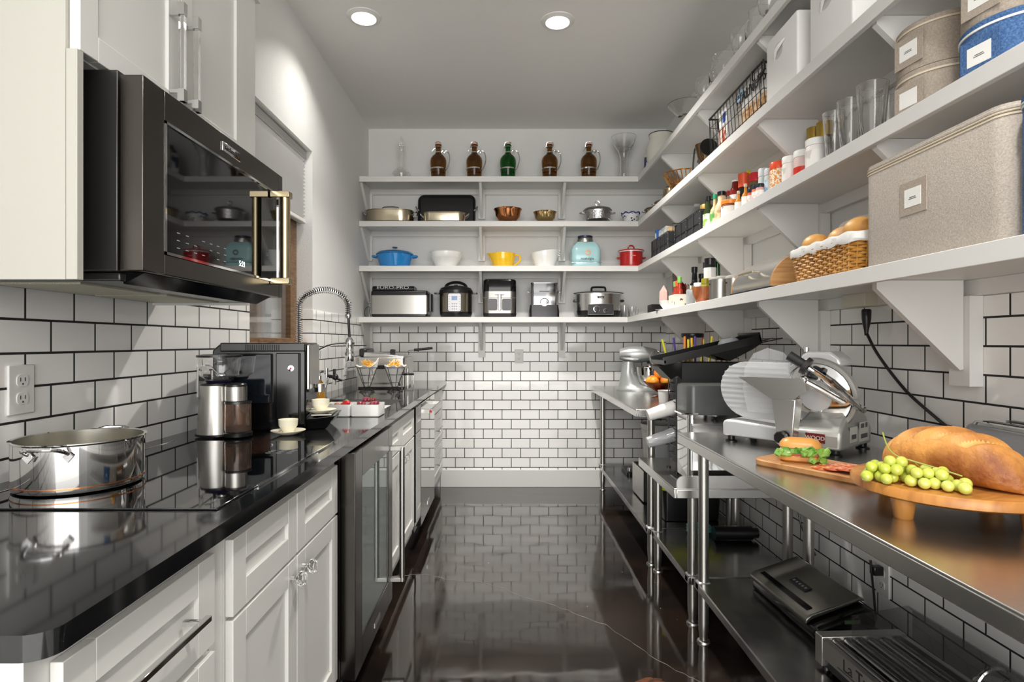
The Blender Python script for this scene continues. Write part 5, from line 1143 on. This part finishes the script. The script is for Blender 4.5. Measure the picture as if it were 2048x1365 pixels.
fluted('tall clear fluted drinking glass, third from the left', P(1745,1.11,S2), .044, .185)
fluted('clear fluted drinking glass next to the beige round canisters', P(1776,1.22,S2), .034, .185)
# fabric storage
LIN = mat('linen_fabric', 'b7aa9c', .9, noise=(260,'9d9184',.3,.7,(1,1,1)), bump=(500,.5,.002,(1,1,1)))
LINP = mat('linen_light', 'c6bdb3', .9, noise=(240,'aaa095',.3,.7,(1,1,1)), bump=(450,.5,.002,(1,1,1)))
DEN = mat('denim_fabric', '35598a', .9, noise=(260,'5f82b0',.4,.75,(1,1,1)), bump=(500,.5,.002,(1,1,1)))
PIPE = mat('cotton_piping', 'd8cbb4', .8)
def tagp(t, m_, at, yaw, w=.045, h=.04, word='', txt=.008):
    mx = Matrix.Translation(at) @ Matrix.Rotation(yaw,4,'Z')
    M(mx).box(-w,w,-.002,0,-h,h).build('label_pocket', m_, t)
    M(mx).box(-w*.62,w*.62,-.0028,-.002,-h*.55,h*.55).build('paper_card', LW, t)
    if words_shown(word):
        M(mx).box(-w*.22,w*.24,-.0031,-.0028,-.0005,.0012).box(-w*.28,w*.28,-.0031,-.0028,-.0042,-.0025).build('faint_print', mat('dark_print'), t)
def words_shown(word): return bool(word)
def drum(label, loc, r, h, m_, words, rim=None, yaw=-60):
    t = thing('storage_drum', label, 'storage box', loc, 0)
    M().lathe([(0,0),(r*.985,0),(r,.006),(r,h-.016),(r*.99,h-.014),(0,h-.014)], seg=48).build('fabric_body', m_, t)
    M().lathe([(0,h-.0135),(r*1.0,h-.0135),(r*1.015,h-.004),(r*.99,h),(0,h)], seg=48).build('fabric_lid', rim or m_, t)
    M().lathe([(r,h-.019),(r+.003,h-.019),(r+.003,h-.014),(r,h-.014)], seg=48).build('piping', PIPE if m_ is not DEN else LW, t)
    a = R(yaw); tagp(t, m_, (r*1.005*math.sin(a), -r*1.005*math.cos(a), h*.45), a, word=words); return t
CX = 1.187
drum('lower round beige linen canister of the stack on the second shelf', (CX,1.565,S2+.0005), .108, .128, LIN, '', yaw=-82)
drum('upper round beige linen canister with a printed card, on top of its twin', (CX,1.565,S2+.13), .108, .125, LIN, 'print', yaw=-82)
drum('round blue denim canister with a white card, at the right edge of the second shelf', (CX,1.335,S2+.0005), .110, .135, DEN, 'print', DEN, yaw=-80)
drum('round beige linen canister sitting on the blue denim canister', (CX,1.335,S2+.137), .108, .125, LIN, 'print', yaw=-80)
# --- lowest shelf
def softbox(label, name, x0, x1, y0, y1, h, m_, zz, words):
    t = thing(name, label, 'storage box', ((x0+x1)/2,(y0+y1)/2,S1+.0005)); hx, hy_ = (x1-x0)/2,(y1-y0)/2
    M().rbox(hx,hy_,.045,[(.004,0),(0,.008),(0,h-.02),(.002,h-.016)], n=8).build('fabric_body', m_, t)
    M().rbox(hx,hy_,.045,[(.001,h-.0155),(-.002,h-.012),(-.002,h-.008),(.0,h-.006),(.0,h-.001),(.008,h)], n=8).build('fabric_lid', m_, t)
    M().rbox(hx+.0015,hy_+.0015,.046,[(0,h-.025),(0,h-.021)], n=8).m(0).rbox(hx+.0025,hy_+.0025,.047,[(0,h-.019),(-.001,h-.017),(0,h-.0155)], n=8).build('zip_piping', zz, t)
    tagp(t, LIN if m_ is LINP else m_, (-hx-.0005, .03 if m_ is LINP else 0, h*.55), R(-90), .045, .04, words, .007); return t
softbox('large beige linen storage box with a zipped lid and paper card', 'linen_box', .975, 1.285, 1.118, 1.588, .275, LINP, PIPE, 'print')
softbox('blue denim storage box at the right edge of the lowest shelf', 'denim_box', .965, 1.285, .74, 1.108, .268, DEN, LW, 'print')
# bread basket
t = thing('bread_basket', 'golden wicker basket with a white cloth liner, holding rolls', 'basket', (1.095, 1.812, S1+.0005))
WK = mat('wicker', 'c78f3d', .45, noise=(18,'95601f',.4,.7,(1,1,1)))
bm = M(); bhx, bhy = .115, .19
def rr_ring(hx, hy, r, z, n=6):
    out = []
    for q, (ux, uy) in enumerate(((1,1),(-1,1),(-1,-1),(1,-1))):
        for k_ in range(n+1):
            a = PI/2*q+PI/2*k_/n; out.append((ux*(hx-r)+r*math.cos(a), uy*(hy-r)+r*math.sin(a), z))
    return out
def resamp(ring, n):
    Pn = [Vector(p) for p in ring]+[Vector(ring[0])]; D = [0]
    for a, b_ in zip(Pn, Pn[1:]): D.append(D[-1]+(b_-a).length)
    out = []; j = 0
    for i in range(n):
        s = D[-1]*i/n
        while D[j+1] < s: j += 1
        out.append(Pn[j].lerp(Pn[j+1], (s-D[j])/max(D[j+1]-D[j],1e-9)))
    return out
NST = 44
for row in range(12):
    z_ = .006+row*.0085; ex = .90+.10*row/11
    base = resamp(rr_ring(bhx*ex, bhy*ex, .03, z_), NST*4)
    pts = []
    for i, p in enumerate(base):
        c_ = Vector((p.x, p.y, 0)).normalized(); off = .0035*math.cos(PI*i/4+PI*row)
        pts.append(p+c_*off)
    bm.tube(pts, .0042, 5, True)
for i in range(NST):
    a = resamp(rr_ring(bhx*.9, bhy*.9, .03, .0), NST*4)[i*4]; b_ = resamp(rr_ring(bhx, bhy, .03, .103), NST*4)[i*4]
    bm.tube([a, b_], .0032, 5)
bm.box(-bhx*.88,bhx*.88,-bhy*.88,bhy*.88,.001,.006)
bm.build('woven_body', WK, t)
lr = []
for k_, (ex, z_) in enumerate(((1.03,.088),(1.055,.095),(1.05,.112),(1.0,.120),(.94,.112),(.90,.06),(.88,.03))):
    lr.append([(p.x*1.0, p.y*1.0, p.z+.0025*math.sin(i*.9+k_)) for i, p in enumerate(resamp(rr_ring(bhx*ex, bhy*ex, .035, z_), 96))])
M().loft(lr, cap0=False).build('cloth_liner', mat('cotton_cloth','ecebe8',.85), t)
ROLL = mat('roll_crust', 'e5b063', .45, noise=(7,'c9853c',.45,.7,(1,1,1)))
for i, (x, y, z_, r_) in enumerate(((1.04,1.94,.125,.042),(1.07,1.83,.125,.046),(1.06,1.73,.135,.045),(1.14,1.89,.12,.04),(1.15,1.77,.125,.042))):
    o = M().ball((0,0,0), r_, 20, 12, (1,1.15,.85)).build('bread_roll', ROLL, loc=(x,y,S1+z_+.006))
    tag(o, ['golden bread roll at the left end of the wicker basket','golden bread roll in the middle of the wicker basket','golden bread roll next to the big linen box','bread roll at the back left of the wicker basket','bread roll at the back right of the wicker basket'][i], 'bread', 'rolls in the wicker basket')
t = thing('plastic_bag', 'clear crinkled plastic bag over the rolls at the right of the basket', 'bag', (1.10,1.775,S1+.135))
m = M(); random.seed(2); rings = []
for j in range(9):
    a = -PI/2+PI*j/8; rings.append([(.078*math.cos(a)*math.cos(b_)*random.uniform(.9,1.08), .105*math.cos(a)*math.sin(b_)*random.uniform(.9,1.08), .058*math.sin(a)) for b_ in [2*PI*i/20 for i in range(20)]])
m.loft(rings).build('bag_film', mat('clear_film','f3f3f3',.06,alpha=.16), t, smooth=False)
# bread bin: roll-top with wood ends
t = thing('bread_bin', 'brushed steel roll-top bread bin with a wooden end panel', 'bread bin', (1.11, 2.32, S1+.0005))
arcp = [(-.135+.19*(1-math.cos(a))*1.0, .02+.135*math.sin(a)) for a in [PI/2*i/12 for i in range(13)]]
bp_ = [(-.135,.012)]+arcp+[(.13,.155),(.13,.012)]
M().prism(bp_, 'y', -.178, .178).build('steel_top', STEEL, t, angle=30)
M().prism([(x*.995,z_*.995) for x,z_ in bp_], 'y', -.192, -.1785).build('wooden_end', mat('bin_wood','b98d5c',.5,noise=(6,'9c6f40',.4,.7,(1,1,14))), t, smooth=False)
M().prism([(x*.995,z_*.995) for x,z_ in bp_], 'y', .1785, .192).build('wooden_end', mat('bin_wood','b98d5c',.5,noise=(6,'9c6f40',.4,.7,(1,1,14))), t, smooth=False)
M().box(-.14,.13,-.19,.19,0,.0115).build('black_base', BLACK, t)
M().box(-.152,-.146,-.07,.07,.075,.083).box(-.15,-.12,-.06,-.05,.076,.082).box(-.15,-.12,.05,.06,.076,.082).build('bar_handle', NICKEL, t, bevel=.001)
# canisters, bowl and bottles
def canister(label, px, X, r, h):
    t = thing('steel_canister', label, 'canister', P(px,X,S1+.0005), 0, 'steel canisters')
    M().lathe([(0,0),(r,0),(r,h*.86),(0,h*.86)], seg=32).build('canister_body', BRUSH, t)
    M().lathe([(0,h*.862),(r*1.06,h*.862),(r*1.08,h*.9),(r*1.02,h*.96),(r*.7,h),(0,h)], seg=32).build('clear_lid', mat('lid_clear','dcd9cf',.1,trans=.4), t)
    M().box(-r-.002,-r+.002,-.006,.006,h*.66,h*.72).build('vent_hole', BLACK, t)
canister('larger brushed steel canister with a clear lid beside the wooden bowl', 1440, 1.045, .050, .125)
canister('smaller brushed steel canister with a clear lid beside the bread bin', 1467, 1.055, .033, .115)
t = thing('wooden_bowl', 'small turned wooden bowl left of the steel canisters', 'bowl', P(1406,1.015,S1+.0005))
M().lathe([(0,0),(.028,0),(.034,.006),(.05,.05),(.054,.088),(.050,.088),(.044,.05),(.02,.012),(0,.01)], seg=36).build('bowl_body', mat('bowl_wood','b5683a',.4,noise=(5,'7c3d1c',.35,.7,(14,3,3))), t)
t = thing('mason_jar', 'ribbed clear glass storage jar beside the wooden bowl', 'jar', P(1381,1.03,S1+.0005))
M().lathe([(0,0),(.024,0),(.025,.09),(.02,.1),(0,.1)], seg=12).build('jar_body', mat('ribbed_glass','c8cdd0',.1,trans=.5), t, smooth=False); M().lathe([(0,.1005),(.022,.1005),(.022,.118),(0,.118)]).build('lid', NICKEL, t)
t = thing('sauce_carton', 'cream printed cardboard carrier holding hot sauce bottles', 'carton', P(1355,1.02,S1+.0005), R(0))
M().box(-.035,.035,-.065,.065,0,.004).box(-.035,-.032,-.065,.065,.004,.085).box(.032,.035,-.065,.065,.004,.085).box(-.032,.032,-.065,-.062,.004,.085).box(-.032,.032,.062,.065,.004,.085).build('carton_body', lab('carton_print','e8e0d2','4a4440',30,.6,.64), t, smooth=False)
hs_ = mat('hot_sauce','a8331d',.12)
for i, (dy, c_, l_) in enumerate(((.042,'7fae5e','green-capped hot sauce bottle at the left of the cream carton'),(.0,'e9622f','orange-capped hot sauce bottle in the middle of the cream carton'),(-.042,'7dbb55','tall green-capped hot sauce bottle at the right of the cream carton'))):
    x, y, z_ = P(1355,1.02,S1); bottle('hot_sauce_bottle', l_, (x, y+dy, z_+.0048), .019, .165 if i < 2 else .185, hs_, mat('cap_'+c_, c_, .35), None, neck=.4, grp='hot sauce bottles in the carton', caph=.2, cr=.011)
t = thing('black_box', 'small black box in the corner of the lowest shelf under the pink crystal', 'box', (1.09, 4.10, S1+.0005)); M().box(-.075,.075,-.06,.06,0,.07).build('box_body', BLACK, t, bevel=.003)
t = thing('crystal_point', 'pale pink crystal tower standing on the small black box', 'crystal', (1.115, 4.09, S1+.0715))
M().lathe([(0,0),(.034,0),(.031,.09),(0,.14)], seg=6).build('crystal', mat('rose_quartz','edc9bf',.2,sss=.3,noise=(8,'c98d80',.5,.7,(1,1,1))), t, smooth=False)
t = thing('tea_cup', 'white teacup with a round handle beside the black box', 'cup', (1.0, 3.60, S1+.0075)); 
M().lathe([(0,0),(.022,0),(.024,.006),(.042,.03),(.048,.055),(.045,.055),(.038,.03),(.02,.01),(0,.008)], seg=28).build('cup_body', CERAM, t); M().tube(spline([(.044,0,.045),(.062,0,.045),(.062,0,.022),(.036,0,.018)],4), .004, 6).build('cup_handle', CERAM, t)
tag(M().lathe([(0,0),(.03,0),(.07,.006),(.072,.0075),(.03,.004),(0,.003)], seg=30).build('saucer', CERAM, loc=(1.0,3.60,S1+.0003)), 'white saucer under the white teacup on the lowest shelf', 'saucer')
t = thing('mahogany_box', 'dark red polished wooden box at the back of the lowest shelf', 'box', (1.255, 4.10, S1+.0005)); M().box(-.055,.06,-.08,.08,0,.30).build('box_body', mat('mahogany','6b2016',.2,noise=(5,'3d120d',.4,.7,(1,1,8))), t, bevel=.003)
t = thing('dried_peppers', 'cluster of dark red dried peppers behind the sauce carton', 'peppers', (1.16, 3.58, S1+.0005)); random.seed(9)
for i in range(16):
    a = random.uniform(0,6.28); q = Vector((math.cos(a)*.5, math.sin(a)*.5, 1)).normalized(); p = Vector((random.uniform(-.03,.03), random.uniform(-.05,.05), random.uniform(0,.08)))
    M().cyl(p+Vector((0,0,.01)), p+q*.09+Vector((0,0,.01)), .010, .003, 8).build('pepper', mat('dried_red','5e1a17',.4), t)
bottle('vinegar_bottle', 'black bottle with a square black stopper behind the glass jar', P(1389,1.14,S1+.0005), .032, .26, mat('black_glass','15171a',.06), BLACK, neck=.36, cr=.016)
bottle('vinegar_bottle', 'short black-capped bottle right of the tall black one', P(1404,1.19,S1+.0005), .026, .22, mat('black_glass'), BLACK, cr=.018, neck=.3)
bottle('oil_bottle', 'gold-labelled bottle beside the black and white bottle', P(1411,1.25,S1+.0005), .034, .305, mat('gold_oil','a6952e',.12), BLACK, neck=.25)
bottle('wine_bottle', 'dark bottle with a broad white band and black top', P(1420,1.12,S1+.0005), .032, .265, mat('black_glass'), BLACK, mat('silver_band','d9d9d8',.2), sh=.78, neck=.15, caph=.14, cr=.026, bandz=(.38,.8))
bottle('wine_bottle', 'dark green glass bottle with a pale label', P(1435,1.17,S1+.0005), .036, .285, mat('deep_green_glass','12401c',.06), BLACK, mat('pale_paper','c9c7a8',.5), neck=.4, bandz=(.1,.4))
jar('condiment_jar', 'small white jar with a white lid behind the wooden bowl', P(1397,1.09,S1+.0005), .026, .14, LW, LW, lab('yellowgreen_label','e9e9df','c2cc4a',20,.5,.56))
jar('condiment_jar', 'small jar of olives behind the wooden bowl', P(1411,1.085,S1+.0005), .022, .15, mat('olive_green','9b9a2e',.25), mat('olive_lid','8d8420',.3), LW, bandz=(.1,.6))
t = thing('serving_tray', 'thin white tray lying flat in front of the wooden bowl', 'tray', (.985, 3.02, S1+.0003)); M().box(-.022,.02,-.2,.2,0,.006).build('tray_body', CERAM, t, bevel=.002)
# --- black slatted baskets on the second shelf
def crate(label, y0, y1, x0=1.07, x1=1.26, h=.135):
    t = thing('wire_crate', label, 'basket', (x0, y0, S2+.0005), 0, 'black panelled baskets'); L_ = y1-y0; W_ = x1-x0
    c_ = M().box(0,.003,0,L_,0,h).box(W_-.003,W_,0,L_,0,h).box(0,W_,0,.003,0,h).box(0,W_,L_-.003,L_,0,h).box(0,W_,0,L_,0,.003)
    c_.build('side_panels', mat('crate_black','26272a',.45), t, smooth=False)
    w_ = M()
    for i in range(5): w_.cyl((-.003,L_*i/4,0),(-.003,L_*i/4,h+.004),.0028,seg=6)
    for z_ in (h*.5,h+.004): w_.tube([(-.003,0,z_),(-.003,L_,z_),(W_,L_,z_),(W_,0,z_)], .003, 6, True)
    for x_ in (.0,.06,.12): w_.cyl((x_,-.003,0),(x_,-.003,h+.004),.0028,seg=6)
    w_.tube([(.03,-.003,h),(.03,-.003,h+.055),(W_-.03,-.003,h+.055),(W_-.03,-.003,h)], .003, 6)
    w_.build('wire_frame', WIRE, t)
    rv = M()
    for i in (0,2,4):
        for z_ in (.02,h*.5-.01,h*.5+.02,h-.01): rv.ball((-.006,L_*i/4-.004,z_), .0028, 8, 5)
    rv.build('rivet', CHROME, t)
crate('black panelled basket on the second shelf, the farther one, beside the red cooker', 3.82, 4.25)
crate('black panelled basket on the second shelf, the nearer one, holding packets', 3.19, 3.66)
for i, (y, x, c_, h) in enumerate(((4.20,1.13,'2c5fae',.215),(4.13,1.14,'b9c3c6',.20),(4.06,1.14,'aab4b6',.20),(3.99,1.14,'c3c9c9',.20),(3.92,1.14,'d9b98a',.18))):
    t = thing('food_box', ['bright blue food box at the left of the farther black basket','grey food box next to the blue one in the farther basket','grey food box in the middle of the farther basket','pale grey food box right of the middle in the farther basket','tan food box at the right end of the farther basket'][i], 'box', (x, y, S2+.0045), 0, 'boxes in the farther basket')
    M().box(-.045,.10,-.024,.024,0,h).m(1).box(-.0455,-.045,-.018,.018,h*.5,h*.9).build('carton_body', [mat('box_'+c_, c_, .5), lab('box_print','e6e6e2','7f8a90',30,.5,.55)], t, smooth=False)
for i, (y, c_) in enumerate(((3.56,'e9e7e2'),(3.42,'d8d2c2'),(3.30,'eeeae4'))):
    t = thing('food_packet', ['white packet at the far end of the nearer black basket','beige packet in the middle of the nearer black basket','white packet at the near end of the nearer black basket'][i], 'packet', (1.15, y, S2+.0045), 0, 'packets in the nearer basket')
    M().rbox(.05,.045,.02,[(.008,0),(0,.02),(0,.12),(.02,.15),(.044,.16)]).build('packet_body', mat('packet_'+c_, c_, .55), t)
jar('gold_lid_jar', 'jar with a brass-coloured lid poking out of the nearer black basket', (1.12, 3.24, S2+.0045), .032, .17, mat('pale_glass'), mat('gold_lid','c2a258',.3,.6))
# --- third shelf, right side
for i, (px, X, s) in enumerate(((1312,1.16,.78),(1332,1.17,.74))):
    casserole(['tarnished silver covered dish in the corner of the third shelf','second tarnished silver dish, right of the corner one'][i], P(px,X,S3), s, mat('tarnished_silver','b09f86',.2,1.0))
t = thing('coffee_pot', 'small silver pot with black knobs on the third shelf', 'pot', P(1343,1.13,S3))
M().lathe([(0,0),(.05,0),(.062,.05),(.055,.1),(.06,.105),(.03,.125),(0,.128)]).build('pot_body', mat('tarnished_silver'), t); M().lathe([(0,.128),(.01,.128),(.016,.14),(0,.15)]).ball((.05,.0,.12),.012).build('black_knob', BLACK, t)
t = thing('copper_basket', 'shallow copper wire fruit basket on the third shelf', 'basket', P(1368,1.13,S3))
wr = M()
for i in range(28):
    a = 2*PI*i/28; wr.tube([(.05*math.cos(a),.05*math.sin(a),.004),(.085*math.cos(a+.1),.085*math.sin(a+.1),.05),(.125*math.cos(a),.125*math.sin(a),.125)], .0035, 5)
for rr, z_ in ((.05,.004),(.085,.05),(.125,.125)): wr.tube([(rr*math.cos(a),rr*math.sin(a),z_) for a in [2*PI*i/28 for i in range(28)]], .0045, 6, True)
wr.build('copper_wires', mat('copper_wire','c99055',.25,1.0), t)
t = thing('wire_holder', 'black wire holder with looped handles on the third shelf', 'holder', P(1392,1.12,S3))
M().tube(spline([(0,.06,0.004),(0,.055,.10),(0,.03,.19),(0,0,.205),(0,-.03,.17),(0,-.05,.13),(0,-.03,.11)],6), .005, 6).tube(spline([(0,0,.205),(0,-.03,.21),(0,-.055,.17),(0,-.06,.08),(0,-.06,.004)],6), .005, 6).box(-.04,.04,-.07,.07,0,.006).build('wire_loops', WIRE, t)
t = thing('brass_urn', 'dark brass goblet with a leaning black disc on the third shelf', 'goblet', P(1410,1.12,S3))
M().lathe([(0,0),(.035,0),(.015,.02),(.015,.06),(.04,.1),(.055,.17),(.05,.17),(.035,.1),(0,.08)]).build('goblet_body', mat('dark_brass','7d6548',.2,1.0), t)
f = M(Matrix.Translation((.0,-.06,.135)) @ Matrix.Rotation(R(82),4,'X')); f.lathe([(0,0),(.05,0),(.05,.006),(0,.006)], seg=30).build('black_disc', BLACK, t)
# wire basket with bags
BYF, BYN = 3.06, 2.43; bx0, bx1 = 1.075, 1.29; bh = .235
t = thing('wire_basket', 'black wire basket full of nut bags and food boxes, left of the white bins', 'basket', (0,0,S3+.0005))
wr = M()
def rim(z_, ins, r): wr.tube([(bx0+ins,BYF-ins,z_),(bx0+ins,BYN+ins,z_),(bx1-ins,BYN+ins,z_),(bx1-ins,BYF-ins,z_)], r, 6, True)
rim(bh,0,.0055); rim(.004,.02,.004)
for f_ in (.28,.55,.8): rim(bh*f_, .02*(1-f_), .0018)
n_ = 16
for i in range(n_+1):
    y = BYF+(BYN-BYF)*i/n_; wr.tube([(bx0,y,bh),(bx0+.02,y,.004)], .0018, 5)
    wr.tube([(bx1,y,bh),(bx1-.02,y,.004)], .0018, 5)
for i in range(6):
    x = bx0+(bx1-bx0)*i/5
    for y_, s_ in ((BYF,-1),(BYN,1)): wr.tube([(x,y_,bh),(x,y_+.02*s_,.004)], .0018, 5)
for i in range(8): wr.cyl((bx0+.02,BYN+.02+(BYF-BYN-.04)*i/7,.004),(bx1-.02,BYN+.02+(BYF-BYN-.04)*i/7,.004),.0018,seg=5)
wr.tube(spline([(bx0-.004,2.52,bh),(bx0-.010,2.50,bh-.05),(bx0-.012,2.44,bh-.075),(bx0-.012,2.36+.02,bh-.05),(bx0-.004,2.41,bh)],5), .0045, 6)
wr.tube(spline([(1.12,BYF+.004,bh),(1.13,BYF+.008,bh-.06),(1.18,BYF+.01,bh-.10),(1.23,BYF+.008,bh-.06),(1.24,BYF+.004,bh)],5), .0045, 6)
wr.build('wires', WIRE, t)
def bag(label, x, y, hx, hy_, h, m_, band=None, word=None):
    t = thing('food_bag', label, 'bag', (x, y, S3+.009), 0, 'bags in the wire basket')
    rings = []
    for z_, fx, fy in ((0,.75,.8),(.03,1,1),(h*.55,.95,1.02),(h*.82,.85,1.02),(h,.12,1.0)):
        rings.append([(hx*fx*math.copysign(abs(math.cos(a))**.7,math.cos(a))*(1+.06*math.sin(5*a+z_*40)), hy_*fy*math.copysign(abs(math.sin(a))**.7,math.sin(a)), z_+.004*math.sin(3*a)) for a in [2*PI*i/32 for i in range(32)]])
    M().loft(rings).build('bag_body', m_, t)
    return t
NUT = mat('walnut_mix', 'c89a68', .5, noise=(45,'e8cfae',.42,.6,(1,1,1)))
BAGM = mat('nut_bag', 'e9e6e4', .3)
nt = BAGM.node_tree; tc = nt.nodes.new('ShaderNodeTexCoord'); sp = nt.nodes.new('ShaderNodeSeparateXYZ'); nz = nt.nodes.new('ShaderNodeTexNoise'); nz.inputs['Scale'].default_value = 60
rp = nt.nodes.new('ShaderNodeValToRGB'); e = rp.color_ramp.elements; e[0].position=.4; e[0].color=lin('b9824c'); e[1].position=.6; e[1].color=lin('e6cba6')
ml = nt.nodes.new('ShaderNodeMath'); ml.operation='LESS_THAN'; ml.inputs[1].default_value=.125; mx_ = nt.nodes.new('ShaderNodeMixRGB'); mx_.inputs[1].default_value=lin('e9e6e4')
nt.links.new(tc.outputs['Object'], sp.inputs[0]); nt.links.new(tc.outputs['Object'], nz.inputs['Vector']); nt.links.new(nz.outputs['Fac'], rp.inputs[0]); nt.links.new(sp.outputs['Z'], ml.inputs[0]); nt.links.new(ml.outputs[0], mx_.inputs[0]); nt.links.new(rp.outputs[0], mx_.inputs[2]); nt.links.new(mx_.outputs[0], nt.nodes['Principled BSDF'].inputs['Base Color'])
b1 = bag('white and clear bag of nuts printed WALNUTS at the near end of the wire basket', 1.145, 2.60, .048, .155, .275, BAGM)
text('bag_lettering', 'WALNUTS', .068, BLACK, b1, (-.049,-.0,.185), (R(90),0,R(-90)), ext=.0015)
f = M(Matrix.Translation((-.046,.115,.205)) @ Matrix.Rotation(R(-78),4,'Y')); f.lathe([(0,0),(.03,0),(.03,.003),(0,.003)], seg=24).build('blue_badge', mat('pale_blue','a7cdea',.4), b1)
b2 = bag('dark foil bag folded over behind the walnut bag', 1.225, 2.62, .04, .17, .292, mat('dark_foil','2a2724',.3,.4,noise=(60,'5a524a',.5,.7,(1,1,1))))
b3 = bag('grey bag between the walnuts and the food box', 1.17, 2.80, .05, .06, .24, mat('grey_bag','a39c92',.35))
t = thing('food_box', 'tall printed food box with a blue square at the far end of the wire basket', 'box', (1.165, 2.965, S3+.009))
M().box(-.055,.055,-.055,.055,0,.245).m(1).box(-.0557,-.055,-.04,.0,.17,.22).m(2).box(-.0557,-.055,-.045,.045,.06,.15).m(3).box(-.0557,-.055,-.045,.045,.005,.03).build('carton_body', [mat('white_card','ebe9e6',.5), mat('blue_square','2357a8',.5), lab('food_print','eadfce','b4452c',34,.45,.52), mat('red_print_band','d94a3d',.5)], t, smooth=False)
# white bins
def bin_(label, y0, y1, h=.262):
    t = thing('storage_bin', label, 'storage box', ((1.055+1.30)/2,(y0+y1)/2,S3+.0005), 0, 'white fabric bins on the third shelf')
    hx, hy_ = .1225, (y1-y0)/2
    M().rbox(hx,hy_,.008,[(0,0),(0,h),(.004,h),(.004,.004)]).build('bin_body', mat('white_fabric','edebe9',.8), t)
    f = M(Matrix.Translation((-hx-.0005,.02,h*.72)) @ Matrix.Rotation(R(-90),4,'Y')); f.lathe([(0,0),(.030,0),(.030,.001),(0,.001)], seg=24, sy=1.25).build('grip_recess', mat('recess_grey','c9c7c5',.8), t)
    M().tube([(-hx-.002,-.035,h*.72+.02),(-hx-.012,-.01,h*.72+.004),(-hx-.012,.02,h*.72-.004),(-hx-.002,.05,h*.72-.028)], [.002,.007,.007,.002], 6).build('pull_strap', mat('white_fabric'), t)
bin_('white fabric storage bin beside the wire basket, the farther one', 2.095, 2.345)
bin_('white fabric storage bin on the third shelf, the nearer one', 1.76, 2.01)
# --- top shelf, right side: glassware
def goblet(label, px, X, r, h, kind):
    loc = P(px, X, S4)
    if kind == 'foot': prof = [(0,0),(r*.6,0),(r*.5,.008),(.007,.018),(.006,h*.38),(.012,h*.42),(r*.8,h*.55),(r,h*.8),(r*.9,h),(r*.87,h),(r*.96,h*.8),(r*.76,h*.57),(.01,h*.45),(0,h*.45)]
    elif kind == 'bowl': prof = [(0,0),(r*.45,0),(r*.4,.01),(.012,.03),(.012,h*.5),(r*.4,h*.62),(r,h),(r*.96,h),(r*.38,h*.66),(0,h*.62)]
    else: prof = [(0,0),(r*.6,0),(r*.95,h*.3),(r,h*.55),(r*.7,h*.8),(r*.75,h),(r*.7,h),(r*.65,h*.8),(r*.93,h*.5),(r*.85,h*.28),(0,.01)]
    tag(M().lathe(prof, seg=28).build({'foot':'wine_glass','bowl':'pedestal_dish','jar':'glass_vase'}[kind], GLASS, loc=loc), label, {'foot':'glass','bowl':'dish','jar':'vase'}[kind], 'clear glassware on the top shelf')
goblet('wide clear glass pedestal dish on the top shelf, above the wire basket', 1372, 1.13, .115, .205, 'bowl')
goblet('clear round wine glass right of the pedestal dish', 1407, 1.115, .05, .195, 'foot')
goblet('clear rounded glass vase in the middle of the top shelf', 1447, 1.12, .075, .19, 'jar')
goblet('clear wine glass right of the rounded vase', 1480, 1.11, .045, .195, 'foot')
goblet('clear stemmed glass in the middle of the row on the top shelf', 1495, 1.21, .045, .20, 'foot')
goblet('clear glass bowl-shaped vase near the upper edge of the picture', 1518, 1.12, .06, .18, 'jar')
goblet('clear stemmed glass, nearest one on the top shelf', 1537, 1.11, .045, .20, 'foot')
goblet('clear stemmed glass at the very top, above the white bins', 1550, 1.23, .045, .205, 'foot')
t = thing('soup_tureen', 'large cream jug with dark trim in the corner of the top shelf', 'jug', P(1322,1.16,S4), 0)
M().lathe([(0,0),(.075,0),(.105,.08),(.11,.16),(.085,.23),(.09,.265),(.086,.265),(.08,.23),(.1,.16),(0,.02)], seg=36).build('jug_body', mat('cream_glaze','d9d7cc',.15), t)
M().tube([(.088*math.cos(a),.088*math.sin(a),.266) for a in [2*PI*i/30 for i in range(30)]], .004, 6, True).build('rim_line', BLACK, t)
bottle('liquor_bottle', 'black-capped bottle standing behind the cream jug', P(1325,1.245,S4+.0005), .038, .345, mat('black_glass'), BLACK, neck=.35)
t = thing('delft_jar', 'blue and white painted ceramic jar in the corner of the top shelf', 'jar', P(1301,1.12,S4))
M().lathe([(0,0),(.04,0),(.05,.06),(.048,.14),(.03,.18),(0,.18)]).build('jar_body', mat('delft_blue','e6e8ee',.15,noise=(16,'1f2c66',.48,.54,(1,1,1))), t)
M().lathe([(0,.181),(.032,.181),(.034,.2),(.015,.22),(.012,.24),(0,.245)]).build('jar_lid', mat('dark_navy','1a1f36',.2), t)
